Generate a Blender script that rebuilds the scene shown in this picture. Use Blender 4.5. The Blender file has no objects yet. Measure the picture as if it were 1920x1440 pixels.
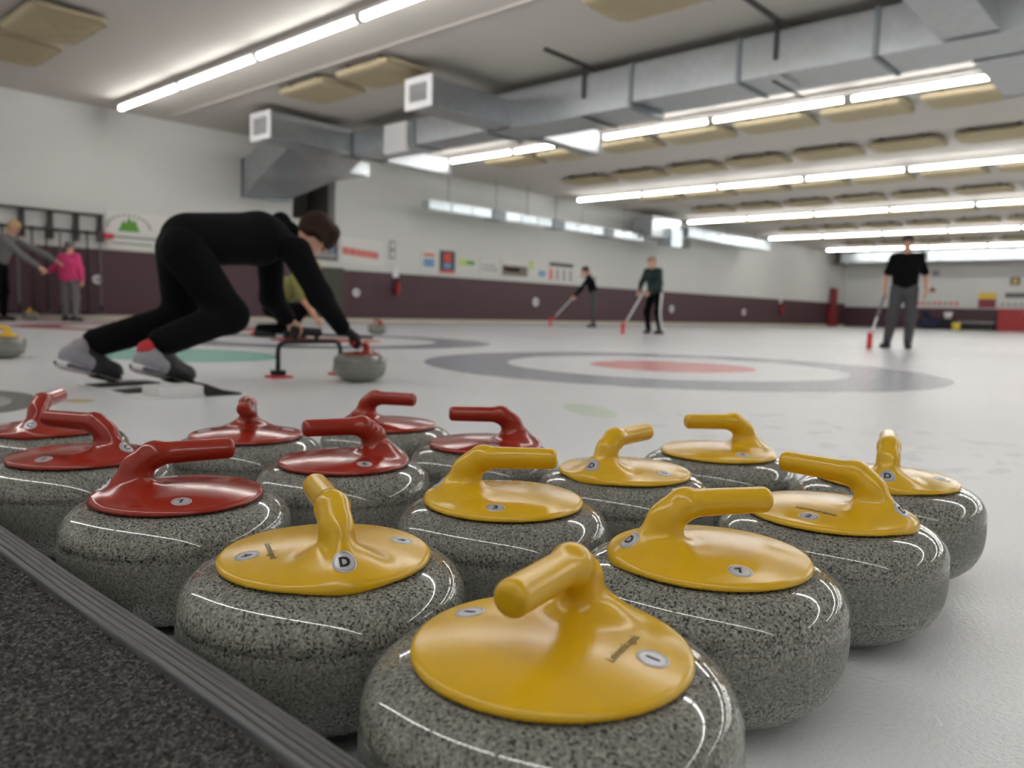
import bpy, bmesh, math, random
import numpy as np
from mathutils import Vector, Matrix

random.seed(7)
RNG = np.random.default_rng(7)
SC = bpy.context.scene
COL = SC.collection
PI = math.pi

# ------------------------------------------------------------------ camera
S = 1.0875  # metres per layout unit of the hall (the stones in front are given in metres)
F_PX, PITCH, ROLL, CAM_H, YAW = 1466.7, 0.09307, 0.02582, 0.37794 * S, math.radians(42.0)
EX = np.array([math.sin(YAW), math.cos(YAW)])
EY = np.array([-math.cos(YAW), math.sin(YAW)])


def _w(a, b, c):
    return np.array([a * EX[0] + b * EX[1], a * EY[0] + b * EY[1], c])


_fw = _w(0, math.cos(PITCH), -math.sin(PITCH))
_r0 = _w(1, 0, 0)
_u0 = _w(0, math.sin(PITCH), math.cos(PITCH))
_R = math.cos(ROLL) * _r0 + math.sin(ROLL) * _u0
_U = -math.sin(ROLL) * _r0 + math.cos(ROLL) * _u0
cam_data = bpy.data.cameras.new('camera')
cam = bpy.data.objects.new('camera', cam_data)
COL.objects.link(cam)
cam_data.sensor_fit = 'HORIZONTAL'
cam_data.sensor_width = 36.0
cam_data.lens = F_PX / 1920 * 36.0
cam_data.clip_start = 0.02
cam_data.clip_end = 200
cam.matrix_world = Matrix(((_R[0], _U[0], -_fw[0], 0), (_R[1], _U[1], -_fw[1], 0), (_R[2], _U[2], -_fw[2], CAM_H), (0, 0, 0, 1)))
cam_data.dof.use_dof = True
cam_data.dof.focus_distance = 0.86
cam_data.dof.aperture_fstop = 4.9
SC.camera = cam


def in_view(p, m=120):
    d = np.array(p, float) * S - np.array([0, 0, CAM_H])
    z = d @ _fw
    if z < 0.2:
        return False
    x = 960 + F_PX * (d @ _R) / z
    y = 720 - F_PX * (d @ _U) / z
    return -m < x < 1920 + m and -m < y < 1440 + m


# ------------------------------------------------------------------ world and exposure
world = bpy.data.worlds.new('world')
SC.world = world
world.use_nodes = True
world.node_tree.nodes['Background'].inputs[0].default_value = (0.6, 0.62, 0.65, 1)
world.node_tree.nodes['Background'].inputs[1].default_value = 0.15
SC.view_settings.view_transform = 'Standard'
SC.view_settings.look = 'None'
SC.view_settings.gamma = 1
SC.view_settings.use_curve_mapping = False
SC.view_settings.exposure = 0.42
LAMP_STRENGTH = 22.0
SC.cycles.use_light_tree = False
SC.cycles.adaptive_threshold = 0.03
SC.cycles.max_bounces = 6
SC.cycles.diffuse_bounces = 4
SC.cycles.glossy_bounces = 3
SC.cycles.transmission_bounces = 2
SC.cycles.caustics_reflective = False
SC.cycles.caustics_refractive = False
SC.cycles.sample_clamp_indirect = 6.0

# room dimensions (metres; X runs down the sheets, Y across them)
WY, WX, CZ = 16.4, 47.0, 4.1
RY, NX = -13.0, -3.0


# ------------------------------------------------------------------ materials
def srgb(r, g, b):
    f = lambda c: (c / 255 / 12.92) if c / 255 <= 0.04045 else ((c / 255 + 0.055) / 1.055) ** 2.4
    return (f(r), f(g), f(b), 1)


class NT:
    """small helper around one material's node tree"""

    def __init__(self, name):
        self.m = bpy.data.materials.new(name)
        self.m.use_nodes = True
        self.t = self.m.node_tree
        self.b = self.t.nodes['Principled BSDF']

    def n(self, typ, **kw):
        o = self.t.nodes.new(typ)
        for k, v in kw.items():
            if k.startswith('i_'):
                o.inputs[k[2:].replace('_', ' ')].default_value = v
            else:
                setattr(o, k, v)
        return o

    def l(self, a, b):
        self.t.links.new(a, b)

    def math(self, op, a, b=None, clamp=False):
        o = self.n('ShaderNodeMath', operation=op, use_clamp=clamp)
        for i, v in enumerate((a, b)):
            if v is None:
                continue
            if isinstance(v, (int, float)):
                o.inputs[i].default_value = v
            else:
                self.l(v, o.inputs[i])
        return o.outputs[0]

    def mix(self, fac, a, b):
        o = self.n('ShaderNodeMix', data_type='RGBA')
        for i, v in ((0, fac), (6, a), (7, b)):
            if isinstance(v, (int, float)):
                o.inputs[i].default_value = v
            elif isinstance(v, tuple):
                o.inputs[i].default_value = v
            else:
                self.l(v, o.inputs[i])
        return o.outputs[2]

    def noise(self, scale, detail=2, vec=None, rough=0.5):
        o = self.n('ShaderNodeTexNoise')
        o.inputs['Scale'].default_value = scale
        o.inputs['Detail'].default_value = detail
        o.inputs['Roughness'].default_value = rough
        if vec is not None:
            self.l(vec, o.inputs['Vector'])
        return o.outputs[0]

    def ramp(self, fac, *stops):
        o = self.n('ShaderNodeValToRGB')
        e = o.color_ramp.elements
        while len(e) < len(stops):
            e.new(0.5)
        for el, (p, c) in zip(e, stops):
            el.position = p
            el.color = c
        self.l(fac, o.inputs[0])
        return o.outputs[0]

    def bump(self, h, strength, dist):
        o = self.n('ShaderNodeBump')
        o.inputs['Strength'].default_value = strength
        o.inputs['Distance'].default_value = dist
        self.l(h, o.inputs['Height'])
        self.l(o.outputs[0], self.b.inputs['Normal'])

    def set(self, **kw):
        for k, v in kw.items():
            self.b.inputs[k.replace('_', ' ')].default_value = v
        return self


def mat(name, col, rough=0.6, var=0.08, scale=6.0, metallic=0.0, bump=0.0, bscale=80.0, spec=0.5):
    """plain procedural material: colour with a little noise variation, optional relief"""
    t = NT(name)
    co = t.n('ShaderNodeTexCoord').outputs['Object']
    nz = t.noise(scale, 3, co)
    a = tuple(c * (1 - var) for c in col[:3]) + (1,)
    b = tuple(min(1, c * (1 + var)) for c in col[:3]) + (1,)
    t.l(t.mix(nz, a, b), t.b.inputs['Base Color'])
    t.set(Roughness=rough, Metallic=metallic)
    t.b.inputs['Specular IOR Level'].default_value = spec
    if bump:
        t.bump(t.noise(bscale, 3, co), bump, 0.004)
    return t.m


def emit(name, col, s):
    t = NT(name)
    t.set(Base_Color=(0.9, 0.9, 0.9, 1), Emission_Color=col, Emission_Strength=s, Roughness=0.4)
    return t.m


def ice_material():
    t = NT('ice')
    co = t.n('ShaderNodeTexCoord').outputs['Object']
    s = t.n('ShaderNodeSeparateXYZ')
    t.l(co, s.inputs[0])
    X, Y = s.outputs[0], s.outputs[1]
    # sheet-local coordinates: sheets are 4.4 m apart, one tee at each end
    yl = t.math('SUBTRACT', t.math('FLOORED_MODULO', t.math('SUBTRACT', Y, 3.0 - 2.2), 4.4), 2.2)
    # jitter the painted edge a touch
    xm = t.math('MINIMUM', t.math('ABSOLUTE', t.math('SUBTRACT', X, 5.1)), t.math('ABSOLUTE', t.math('SUBTRACT', X, 39.85)))
    d = t.math('SQRT', t.math('ADD', t.math('MULTIPLY', xm, xm), t.math('MULTIPLY', yl, yl)))

    def band(v, a, b):
        return t.math('MULTIPLY', t.math('GREATER_THAN', v, a), t.math('LESS_THAN', v, b))
    clouds = t.noise(0.7, 4, co)
    base = t.ramp(clouds, (0.3, srgb(228, 231, 234)), (0.7, srgb(238, 241, 243)))
    outer = t.mix(t.math('GREATER_THAN', Y, 9.6), srgb(126, 129, 144), srgb(176, 104, 106))
    inner = t.mix(t.math('GREATER_THAN', Y, 9.6), srgb(205, 98, 96), srgb(120, 122, 150))
    c = t.mix(band(d, 1.22, 1.83), base, outer)
    c = t.mix(band(d, 0.15, 0.61), c, inner)
    c = t.mix(t.math('LESS_THAN', d, 0.15), c, srgb(190, 88, 86))
    # painted lines under the ice: hog lines, faint tee line
    hog = t.math('MINIMUM', t.math('ABSOLUTE', t.math('SUBTRACT', X, 11.5)), t.math('ABSOLUTE', t.math('SUBTRACT', X, 33.45)))
    c = t.mix(t.math('MULTIPLY', t.math('LESS_THAN', hog, 0.05), 0.25), c, srgb(200, 120, 120))

    # sponsors' painted marks: teal oval, dark oval, pale green flash, faint grey script
    def oval(cx, cy, ax, ay, ang):
        ca, sa = math.cos(ang), math.sin(ang)
        dx, dy = t.math('SUBTRACT', X, cx), t.math('SUBTRACT', Y, cy)
        u = t.math('ADD', t.math('MULTIPLY', dx, ca / ax), t.math('MULTIPLY', dy, sa / ax))
        v = t.math('ADD', t.math('MULTIPLY', dx, -sa / ay), t.math('MULTIPLY', dy, ca / ay))
        return t.math('ADD', t.math('MULTIPLY', u, u), t.math('MULTIPLY', v, v))
    o1 = oval(2.62, 5.6, 0.62, 0.85, 0.0)
    c = t.mix(t.math('LESS_THAN', o1, 1.0), c, srgb(120, 190, 178))
    o2 = oval(0.78, 3.36, 0.22, 0.42, -0.2)
    c = t.mix(t.math('LESS_THAN', o2, 1.0), c, srgb(110, 110, 112))
    c = t.mix(t.math('LESS_THAN', o2, 0.35), c, srgb(170, 170, 172))
    o2b = oval(1.08, 3.16, 0.05, 0.07, 0.0)
    c = t.mix(t.math('LESS_THAN', o2b, 1.0), c, srgb(214, 196, 150))
    wob = t.noise(7.0, 3, co)
    o3 = t.math('ADD', oval(2.46, 1.80, 0.10, 0.24, -0.62), t.math('MULTIPLY', wob, 0.9))
    c = t.mix(t.math('LESS_THAN', o3, 1.25), c, srgb(206, 220, 198))
    # faint grey script: a noise threshold inside a long strip
    strip = t.math('MULTIPLY', band(X, 2.15, 3.0), band(Y, 0.2, 1.55))
    script = t.math('MULTIPLY', strip, t.math('GREATER_THAN', t.noise(9.0, 1, co), 0.60))
    c = t.mix(t.math('MULTIPLY', script, 0.18), c, srgb(150, 152, 156))
    scuff = t.math('GREATER_THAN', t.noise(2.2, 5, co, 0.65), 0.66)
    c = t.mix(t.math('MULTIPLY', scuff, 0.10), c, srgb(150, 152, 158))
    t.l(c, t.b.inputs['Base Color'])
    t.set(Roughness=0.16, IOR=1.34)
    t.b.inputs['Coat Weight'].default_value = 0.0
    # pebble
    h = t.noise(150, 3, co, 0.6)
    t.bump(h, 0.9, 0.0028)
    return t.m


def granite_material():
    t = NT('granite')
    tc = t.n('ShaderNodeTexCoord').outputs['Object']
    rnd = t.n('ShaderNodeObjectInfo').outputs['Random']
    off = t.n('ShaderNodeCombineXYZ')
    for i in range(3):
        t.l(t.math('MULTIPLY', rnd, 7.0 + 3 * i), off.inputs[i])
    add = t.n('ShaderNodeVectorMath', operation='ADD')
    t.l(tc, add.inputs[0])
    t.l(off.outputs[0], add.inputs[1])
    co = add.outputs[0]
    big = t.noise(60, 2, co)
    mid = t.noise(330, 2, co)
    fine = t.noise(800, 2, co)
    speck = t.noise(360, 1.5, co, 0.45)
    c = t.ramp(mid, (0.33, srgb(104, 104, 98)), (0.5, srgb(134, 134, 125)), (0.70, srgb(176, 175, 162)))
    c = t.mix(t.math('MULTIPLY', fine, 0.35), c, srgb(106, 107, 108))
    c = t.mix(t.ramp(big, (0.55, (0, 0, 0, 1)), (0.75, (0.5, 0.5, 0.5, 1))), c, srgb(82, 82, 79))
    dark = t.ramp(speck, (0.385, (1, 1, 1, 1)), (0.42, (0, 0, 0, 1)))
    c = t.mix(t.math('MULTIPLY', dark, 0.9), c, srgb(32, 32, 36))
    # per-stone tint
    c = t.mix(t.math('MULTIPLY', rnd, 0.25), c, srgb(104, 104, 102))
    # matte grey striking band (its own ground finish) between the polished shoulders
    s = t.n('ShaderNodeSeparateXYZ')
    t.l(tc, s.inputs[0])
    z = s.outputs[2]
    bandm = t.ramp(z, (0.055, (0, 0, 0, 1)), (0.066, (1, 1, 1, 1)), (0.100, (1, 1, 1, 1)), (0.108, (0, 0, 0, 1)))
    below = t.ramp(z, (0.055, (1, 1, 1, 1)), (0.066, (0, 0, 0, 1)))
    c = t.mix(t.math('MULTIPLY', bandm, 0.32), c, srgb(116, 116, 112))
    t.l(c, t.b.inputs['Base Color'])
    r = t.math('ADD', t.math('MULTIPLY', bandm, 0.42), t.math('MULTIPLY', below, 0.2))
    t.l(t.math('ADD', r, 0.055), t.b.inputs['Roughness'])
    t.set(IOR=1.52)
    return t.m


def plastic_material(name, col, dirt, rough):
    t = NT(name)
    co = t.n('ShaderNodeTexCoord').outputs['Object']
    a = t.noise(18, 4, co)
    c = t.mix(t.ramp(a, (0.35, (0, 0, 0, 1)), (0.75, (0.25, 0.25, 0.25, 1))), col, dirt)
    t.l(c, t.b.inputs['Base Color'])
    t.l(t.math('ADD', t.math('MULTIPLY', t.noise(40, 4, co), 0.10), rough - 0.05), t.b.inputs['Roughness'])
    t.bump(t.noise(55, 2, co), 0.03, 0.001)
    t.set(IOR=1.5)
    return t.m


def carpet_material():
    t = NT('crumb_carpet')
    co = t.n('ShaderNodeTexCoord').outputs['Object']
    v = t.n('ShaderNodeTexVoronoi')
    v.inputs['Scale'].default_value = 400
    t.l(co, v.inputs['Vector'])
    s = t.n('ShaderNodeSeparateColor')
    t.l(v.outputs['Color'], s.inputs[0])
    c = t.ramp(s.outputs[0], (0.0, srgb(28, 28, 29)), (0.45, srgb(54, 53, 53)), (0.8, srgb(82, 80, 78)), (1.0, srgb(112, 109, 105)))
    c = t.mix(t.math('MULTIPLY', t.noise(14, 3, co), 0.35), c, srgb(44, 43, 43))
    t.l(c, t.b.inputs['Base Color'])
    t.set(Roughness=0.9)
    t.bump(t.noise(420, 2, co), 0.5, 0.002)
    return t.m


def ridged_rubber():
    t = NT('ribbed_rubber')
    co = t.n('ShaderNodeTexCoord').outputs['Object']
    mp = t.n('ShaderNodeMapping')
    mp.inputs['Scale'].default_value = (420, 3.5, 40)
    t.l(co, mp.inputs['Vector'])
    nz = t.noise(1.0, 4, mp.outputs[0], 0.6)
    t.l(t.ramp(nz, (0.3, srgb(66, 67, 70)), (0.7, srgb(106, 106, 108))), t.b.inputs['Base Color'])
    t.set(Roughness=0.55)
    t.bump(nz, 0.25, 0.001)
    return t.m


M = {}
M['ice'] = ice_material()
M['granite'] = granite_material()
M['yellow'] = plastic_material('yellow_plastic', srgb(214, 170, 26), srgb(202, 160, 36), 0.21)
M['red'] = plastic_material('red_plastic', srgb(150, 42, 28), srgb(136, 40, 32), 0.16)
M['carpet'] = carpet_material()
M['rubber_edge'] = ridged_rubber()
M['wall_white'] = mat('white_wall_paint', srgb(212, 213, 210), 0.75, 0.03, 0.8, bump=0.15, bscale=30)
M['maroon'] = mat('maroon_paint', srgb(74, 46, 54), 0.55, 0.06, 2.0, bump=0.1, bscale=20)
M['beige_curb'] = mat('beige_curb', srgb(196, 190, 172), 0.6, 0.06, 3.0)
M['ceiling'] = mat('ceiling_paint', srgb(196, 191, 184), 0.85, 0.03, 0.6, bump=0.1, bscale=15)
M['panel'] = mat('beige_acoustic_cloth', srgb(176, 163, 132), 0.9, 0.08, 5.0, bump=0.2, bscale=60)
M['lamp_white'] = mat('lamp_housing', srgb(220, 220, 218), 0.5, 0.02)
M['tube'] = emit('lamp_tube', (1.0, 0.985, 0.955, 1), LAMP_STRENGTH)
M['galv'] = mat('galvanised_steel', srgb(168, 172, 175), 0.30, 0.16, 9.0, metallic=0.8, bump=0.12, bscale=6)
M['galv_dark'] = mat('galvanised_flange', srgb(120, 126, 130), 0.45, 0.1, 9.0, metallic=0.7)
M['foil'] = mat('foil_duct', srgb(200, 210, 216), 0.3, 0.12, 14.0, metallic=0.7, bump=0.15, bscale=25)
M['black_steel'] = mat('black_steel', srgb(48, 47, 46), 0.5, 0.1)
M['white_metal'] = mat('white_enamel', srgb(226, 226, 228), 0.45, 0.02)
M['grille_dark'] = mat('grille_grey', srgb(160, 160, 160), 0.7, 0.05)  # plain mid grey for louvres, register backing and wall-fitting plugs
M['dark_recess'] = mat('dark_opening', srgb(120, 118, 112), 0.85, 0.1)
M['olive_panel'] = mat('dark_olive_panel', srgb(66, 66, 58), 0.6, 0.08)
M['silver'] = mat('silver_sticker', srgb(196, 196, 202), 0.32, 0.06, 60, metallic=0.35)
M['sticker_line'] = mat('sticker_border', srgb(120, 120, 130), 0.4, 0.05)
M['ink'] = mat('black_ink', srgb(18, 18, 20), 0.5, 0.05)
M['skin'] = mat('skin', srgb(205, 158, 134), 0.5, 0.06, 12)
M['black_cloth'] = mat('black_fleece', srgb(13, 14, 18), 0.95, 0.15, 14, bump=0.25, bscale=60, spec=0.15)
M['black_trousers'] = mat('black_knit', srgb(10, 11, 13), 0.95, 0.15, 14, bump=0.2, bscale=60, spec=0.15)
M['black_tee'] = mat('black_cotton', srgb(13, 14, 17), 0.95, 0.15, 10, bump=0.2, bscale=40, spec=0.15)
M['grey_cloth'] = mat('grey_cotton', srgb(110, 110, 112), 0.85, 0.1, 10, bump=0.2, bscale=40)
M['dark_grey'] = mat('dark_grey_twill', srgb(74, 74, 77), 0.85, 0.1, 10, bump=0.2, bscale=40)
M['green_cloth'] = mat('dark_green_fleece', srgb(24, 42, 42), 0.85, 0.15, 10, bump=0.2, bscale=40)
M['pink_cloth'] = mat('pink_fleece', srgb(214, 62, 122), 0.8, 0.08, 10, bump=0.2, bscale=40)
M['olive_cloth'] = mat('olive_cotton', srgb(128, 128, 72), 0.85, 0.1, 10, bump=0.2, bscale=40)
M['child_grey'] = mat('grey_jersey', srgb(112, 112, 112), 0.85, 0.1, 10, bump=0.2, bscale=40)
M['hair_brown'] = mat('brown_hair', srgb(46, 30, 22), 0.7, 0.3, 30, bump=0.5, bscale=90, spec=0.2)
M['hair_blond'] = mat('blond_hair', srgb(186, 158, 108), 0.55, 0.2, 30, bump=0.4, bscale=90)
M['hair_light'] = mat('light_brown_hair', srgb(140, 112, 84), 0.55, 0.2, 30, bump=0.4, bscale=90)
M['shoe_grey'] = mat('grey_suede', srgb(140, 138, 146), 0.7, 0.1, 20)
M['shoe_black'] = mat('black_leather', srgb(18, 18, 20), 0.5, 0.1, 20)
M['shoe_white'] = mat('white_rubber', srgb(206, 204, 208), 0.5, 0.05, 20)
M['shoe_red'] = mat('red_rubber', srgb(190, 84, 84), 0.5, 0.05, 20)
M['red_sock'] = mat('red_sock', srgb(180, 44, 46), 0.8, 0.1, 20)
M['red_brush'] = mat('red_brush_cloth', srgb(196, 52, 60), 0.7, 0.1, 20)
M['red_paint'] = mat('red_paint', srgb(150, 30, 36), 0.45, 0.08, 6)
M['red_post'] = mat('dark_red_post', srgb(122, 34, 36), 0.5, 0.08, 6)
M['rubber_black'] = mat('black_rubber', srgb(24, 24, 25), 0.75, 0.1, 20)
M['shaft_grey'] = mat('grey_composite', srgb(96, 96, 100), 0.4, 0.08, 20)
M['shaft_white'] = mat('white_composite', srgb(214, 214, 214), 0.4, 0.05, 20)
M['paper'] = mat('white_paper', srgb(216, 216, 212), 0.7, 0.03, 4)
M['vinyl'] = mat('white_vinyl', srgb(222, 222, 218), 0.6, 0.02, 4)
M['print_red'] = mat('red_print', srgb(208, 76, 68), 0.6, 0.05, 10)
M['print_green'] = mat('green_print', srgb(92, 150, 60), 0.6, 0.08, 10)
M['print_lime'] = mat('lime_print', srgb(190, 208, 120), 0.6, 0.05, 10)
M['print_blue'] = mat('blue_print', srgb(110, 150, 190), 0.6, 0.08, 10)
M['print_grey'] = mat('grey_print', srgb(150, 150, 150), 0.6, 0.05, 10)
M['print_dark'] = mat('dark_print', srgb(70, 68, 72), 0.6, 0.1, 10)
M['print_brown'] = mat('brown_print', srgb(120, 108, 98), 0.6, 0.15, 10)
M['print_yellow'] = mat('yellow_print', srgb(222, 192, 70), 0.6, 0.05, 10)
M['print_maroon'] = mat('maroon_print', srgb(130, 50, 66), 0.6, 0.08, 10)
M['glass_dark'] = mat('eye_dark', srgb(30, 24, 20), 0.2, 0.02)
M['far_granite'] = M['granite']
M['cap_cloth'] = mat('cap_cloth', srgb(52, 40, 46), 0.8, 0.1, 10)
M['gym_blue'] = mat('navy_cloth', srgb(34, 40, 66), 0.8, 0.1, 10)


# ------------------------------------------------------------------ mesh helpers
def link(o, parent=None):
    COL.objects.link(o)
    if parent is not None:
        o.parent = parent
    return o


def tag(o, label=None, cat=None, group=None, kind=None):
    if label:
        o['label'] = label
    if cat:
        o['category'] = cat
    if group:
        o['group'] = group
    if kind:
        o['kind'] = kind
    return o


def empty(name, loc=(0, 0, 0), rz=0.0, label=None, cat=None, group=None):
    o = bpy.data.objects.new(name, None)
    o.empty_display_size = 0.05
    link(o)
    o.location = loc
    o.rotation_euler = (0, 0, rz)
    return tag(o, label, cat, group)


def mesh_obj(name, me, parent=None, loc=(0, 0, 0)):
    o = bpy.data.objects.new(name, me)
    link(o, parent)
    o.location = loc
    return o


def bm_mesh(name, bm, mats, smooth=False):
    bmesh.ops.recalc_face_normals(bm, faces=bm.faces)
    me = bpy.data.meshes.new(name)
    bm.to_mesh(me)
    bm.free()
    for m in (mats if isinstance(mats, (list, tuple)) else [mats]):
        me.materials.append(M[m])
    if smooth:
        me.polygons.foreach_set('use_smooth', [True] * len(me.polygons))
    return me


def np_mesh(name, V, Fc, mats, smooth=True):
    me = bpy.data.meshes.new(name)
    me.from_pydata([tuple(v) for v in V], [], [tuple(f) for f in Fc])
    for m in (mats if isinstance(mats, (list, tuple)) else [mats]):
        me.materials.append(M[m])
    if smooth:
        me.polygons.foreach_set('use_smooth', [True] * len(me.polygons))
    me.update()
    return me


def box(bm, lo, hi, mi=0, bevel=0.0):
    x0, y0, z0 = lo
    x1, y1, z1 = hi
    vs = [bm.verts.new(p) for p in ((x0, y0, z0), (x1, y0, z0), (x1, y1, z0), (x0, y1, z0), (x0, y0, z1), (x1, y0, z1), (x1, y1, z1), (x0, y1, z1))]
    fs = [bm.faces.new([vs[i] for i in q]) for q in ((0, 3, 2, 1), (4, 5, 6, 7), (0, 1, 5, 4), (1, 2, 6, 5), (2, 3, 7, 6), (3, 0, 4, 7))]
    for f in fs:
        f.material_index = mi
    if bevel:
        es = {e for f in fs for e in f.edges}
        bmesh.ops.bevel(bm, geom=list(es), offset=bevel, segments=2, affect='EDGES', profile=0.6)
    return vs


def bx(name, lo, hi, m, parent=None, bevel=0.0, mats=None):
    bm = bmesh.new()
    box(bm, lo, hi, 0, bevel)
    return mesh_obj(name, bm_mesh(name, bm, mats or m), parent)


def tube(bm, a, b, ra, rb=None, seg=12, mi=0, caps=True):
    a, b = Vector(a), Vector(b)
    rb = ra if rb is None else rb
    d = (b - a).normalized()
    u = d.orthogonal().normalized()
    v = d.cross(u)
    r1, r2 = [], []
    for i in range(seg):
        t = 2 * PI * i / seg
        o = u * math.cos(t) + v * math.sin(t)
        r1.append(bm.verts.new(a + o * ra))
        r2.append(bm.verts.new(b + o * rb))
    for i in range(seg):
        j = (i + 1) % seg
        bm.faces.new((r1[i], r1[j], r2[j], r2[i])).material_index = mi
    if caps:
        bm.faces.new(r1[::-1]).material_index = mi
        bm.faces.new(r2).material_index = mi


def tube_obj(name, a, b, ra, m, parent=None, rb=None, seg=12):
    bm = bmesh.new()
    tube(bm, a, b, ra, rb, seg)
    me = bm_mesh(name, bm, m, True)
    o = mesh_obj(name, me, parent)
    return flat_edges(o)


def flat_edges(o, ang=40):
    me = o.data
    try:
        me.set_sharp_from_angle(angle=math.radians(ang))
    except Exception:
        pass
    return o


def path_tube(name, pts, r, m, parent=None, seg=10):
    """swept tube through points"""
    pts = [Vector(p) for p in pts]
    bm = bmesh.new()
    rings = []
    up = Vector((0.13, 0.31, 0.94))
    for i, p in enumerate(pts):
        d = (pts[min(i + 1, len(pts) - 1)] - pts[max(i - 1, 0)]).normalized()
        u = d.cross(up)
        if u.length < 1e-4:
            u = d.orthogonal()
        u.normalize()
        v = u.cross(d)
        rr = r[i] if isinstance(r, (list, tuple)) else r
        rings.append([bm.verts.new(p + (u * math.cos(2 * PI * k / seg) + v * math.sin(2 * PI * k / seg)) * rr) for k in range(seg)])
    for a, b in zip(rings, rings[1:]):
        for k in range(seg):
            bm.faces.new((a[k], a[(k + 1) % seg], b[(k + 1) % seg], b[k]))
    bm.faces.new(rings[0][::-1])
    bm.faces.new(rings[-1])
    return mesh_obj(name, bm_mesh(name, bm, m, True), parent)


def lathe_mesh(name, prof, m, seg=96, smooth=True):
    V, Fc = [], []
    for r, z in prof:
        for k in range(seg):
            t = 2 * PI * k / seg
            V.append((r * math.cos(t), r * math.sin(t), z))
    for i in range(len(prof) - 1):
        for k in range(seg):
            j = (k + 1) % seg
            Fc.append((i * seg + k, i * seg + j, (i + 1) * seg + j, (i + 1) * seg + k))
    Fc.append(tuple(range(seg))[::-1])
    Fc.append(tuple((len(prof) - 1) * seg + k for k in range(seg)))
    return np_mesh(name, V, Fc, m, smooth)


# ------------------------------------------------------------------ implicit surfaces (smooth blended shapes)
def smin(a, b, k):
    h = np.clip(0.5 + 0.5 * (b - a) / k, 0, 1)
    return b * (1 - h) + a * h - k * h * (1 - h)


def cap_d(P, a, b, ra, rb, flat=None):
    a = np.asarray(a, float)
    ba = np.asarray(b, float) - a
    pa = P - a
    L = max(ba @ ba, 1e-12)
    h = np.clip(pa @ ba / L, 0, 1)
    v = pa - h[:, None] * ba
    if flat is not None:
        n = np.asarray(flat[0], float)
        n = n / np.linalg.norm(n)
        v = v - np.outer(v @ n, n) * (1 - flat[1])
    return np.sqrt((v * v).sum(1)) - (ra + (rb - ra) * h)


def prims_d(prims, k):
    """prims: (a, b, ra, rb[, flat[, k]])"""
    def f(P):
        d = None
        for p in prims:
            e = cap_d(P, p[0], p[1], p[2], p[3], p[4] if len(p) > 4 else None)
            d = e if d is None else smin(d, e, p[5] if len(p) > 5 else k)
        return d
    return f


def bounds(prims, pad):
    pts = []
    for p in prims:
        s = 1.0
        if len(p) > 4 and p[4] is not None:
            s = 1 / p[4][1]
        for q, r in ((p[0], p[2]), (p[1], p[3])):
            q = np.asarray(q, float)
            pts += [q - r * s, q + r * s]
    pts = np.array(pts)
    return pts.min(0) - pad, pts.max(0) + pad


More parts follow.
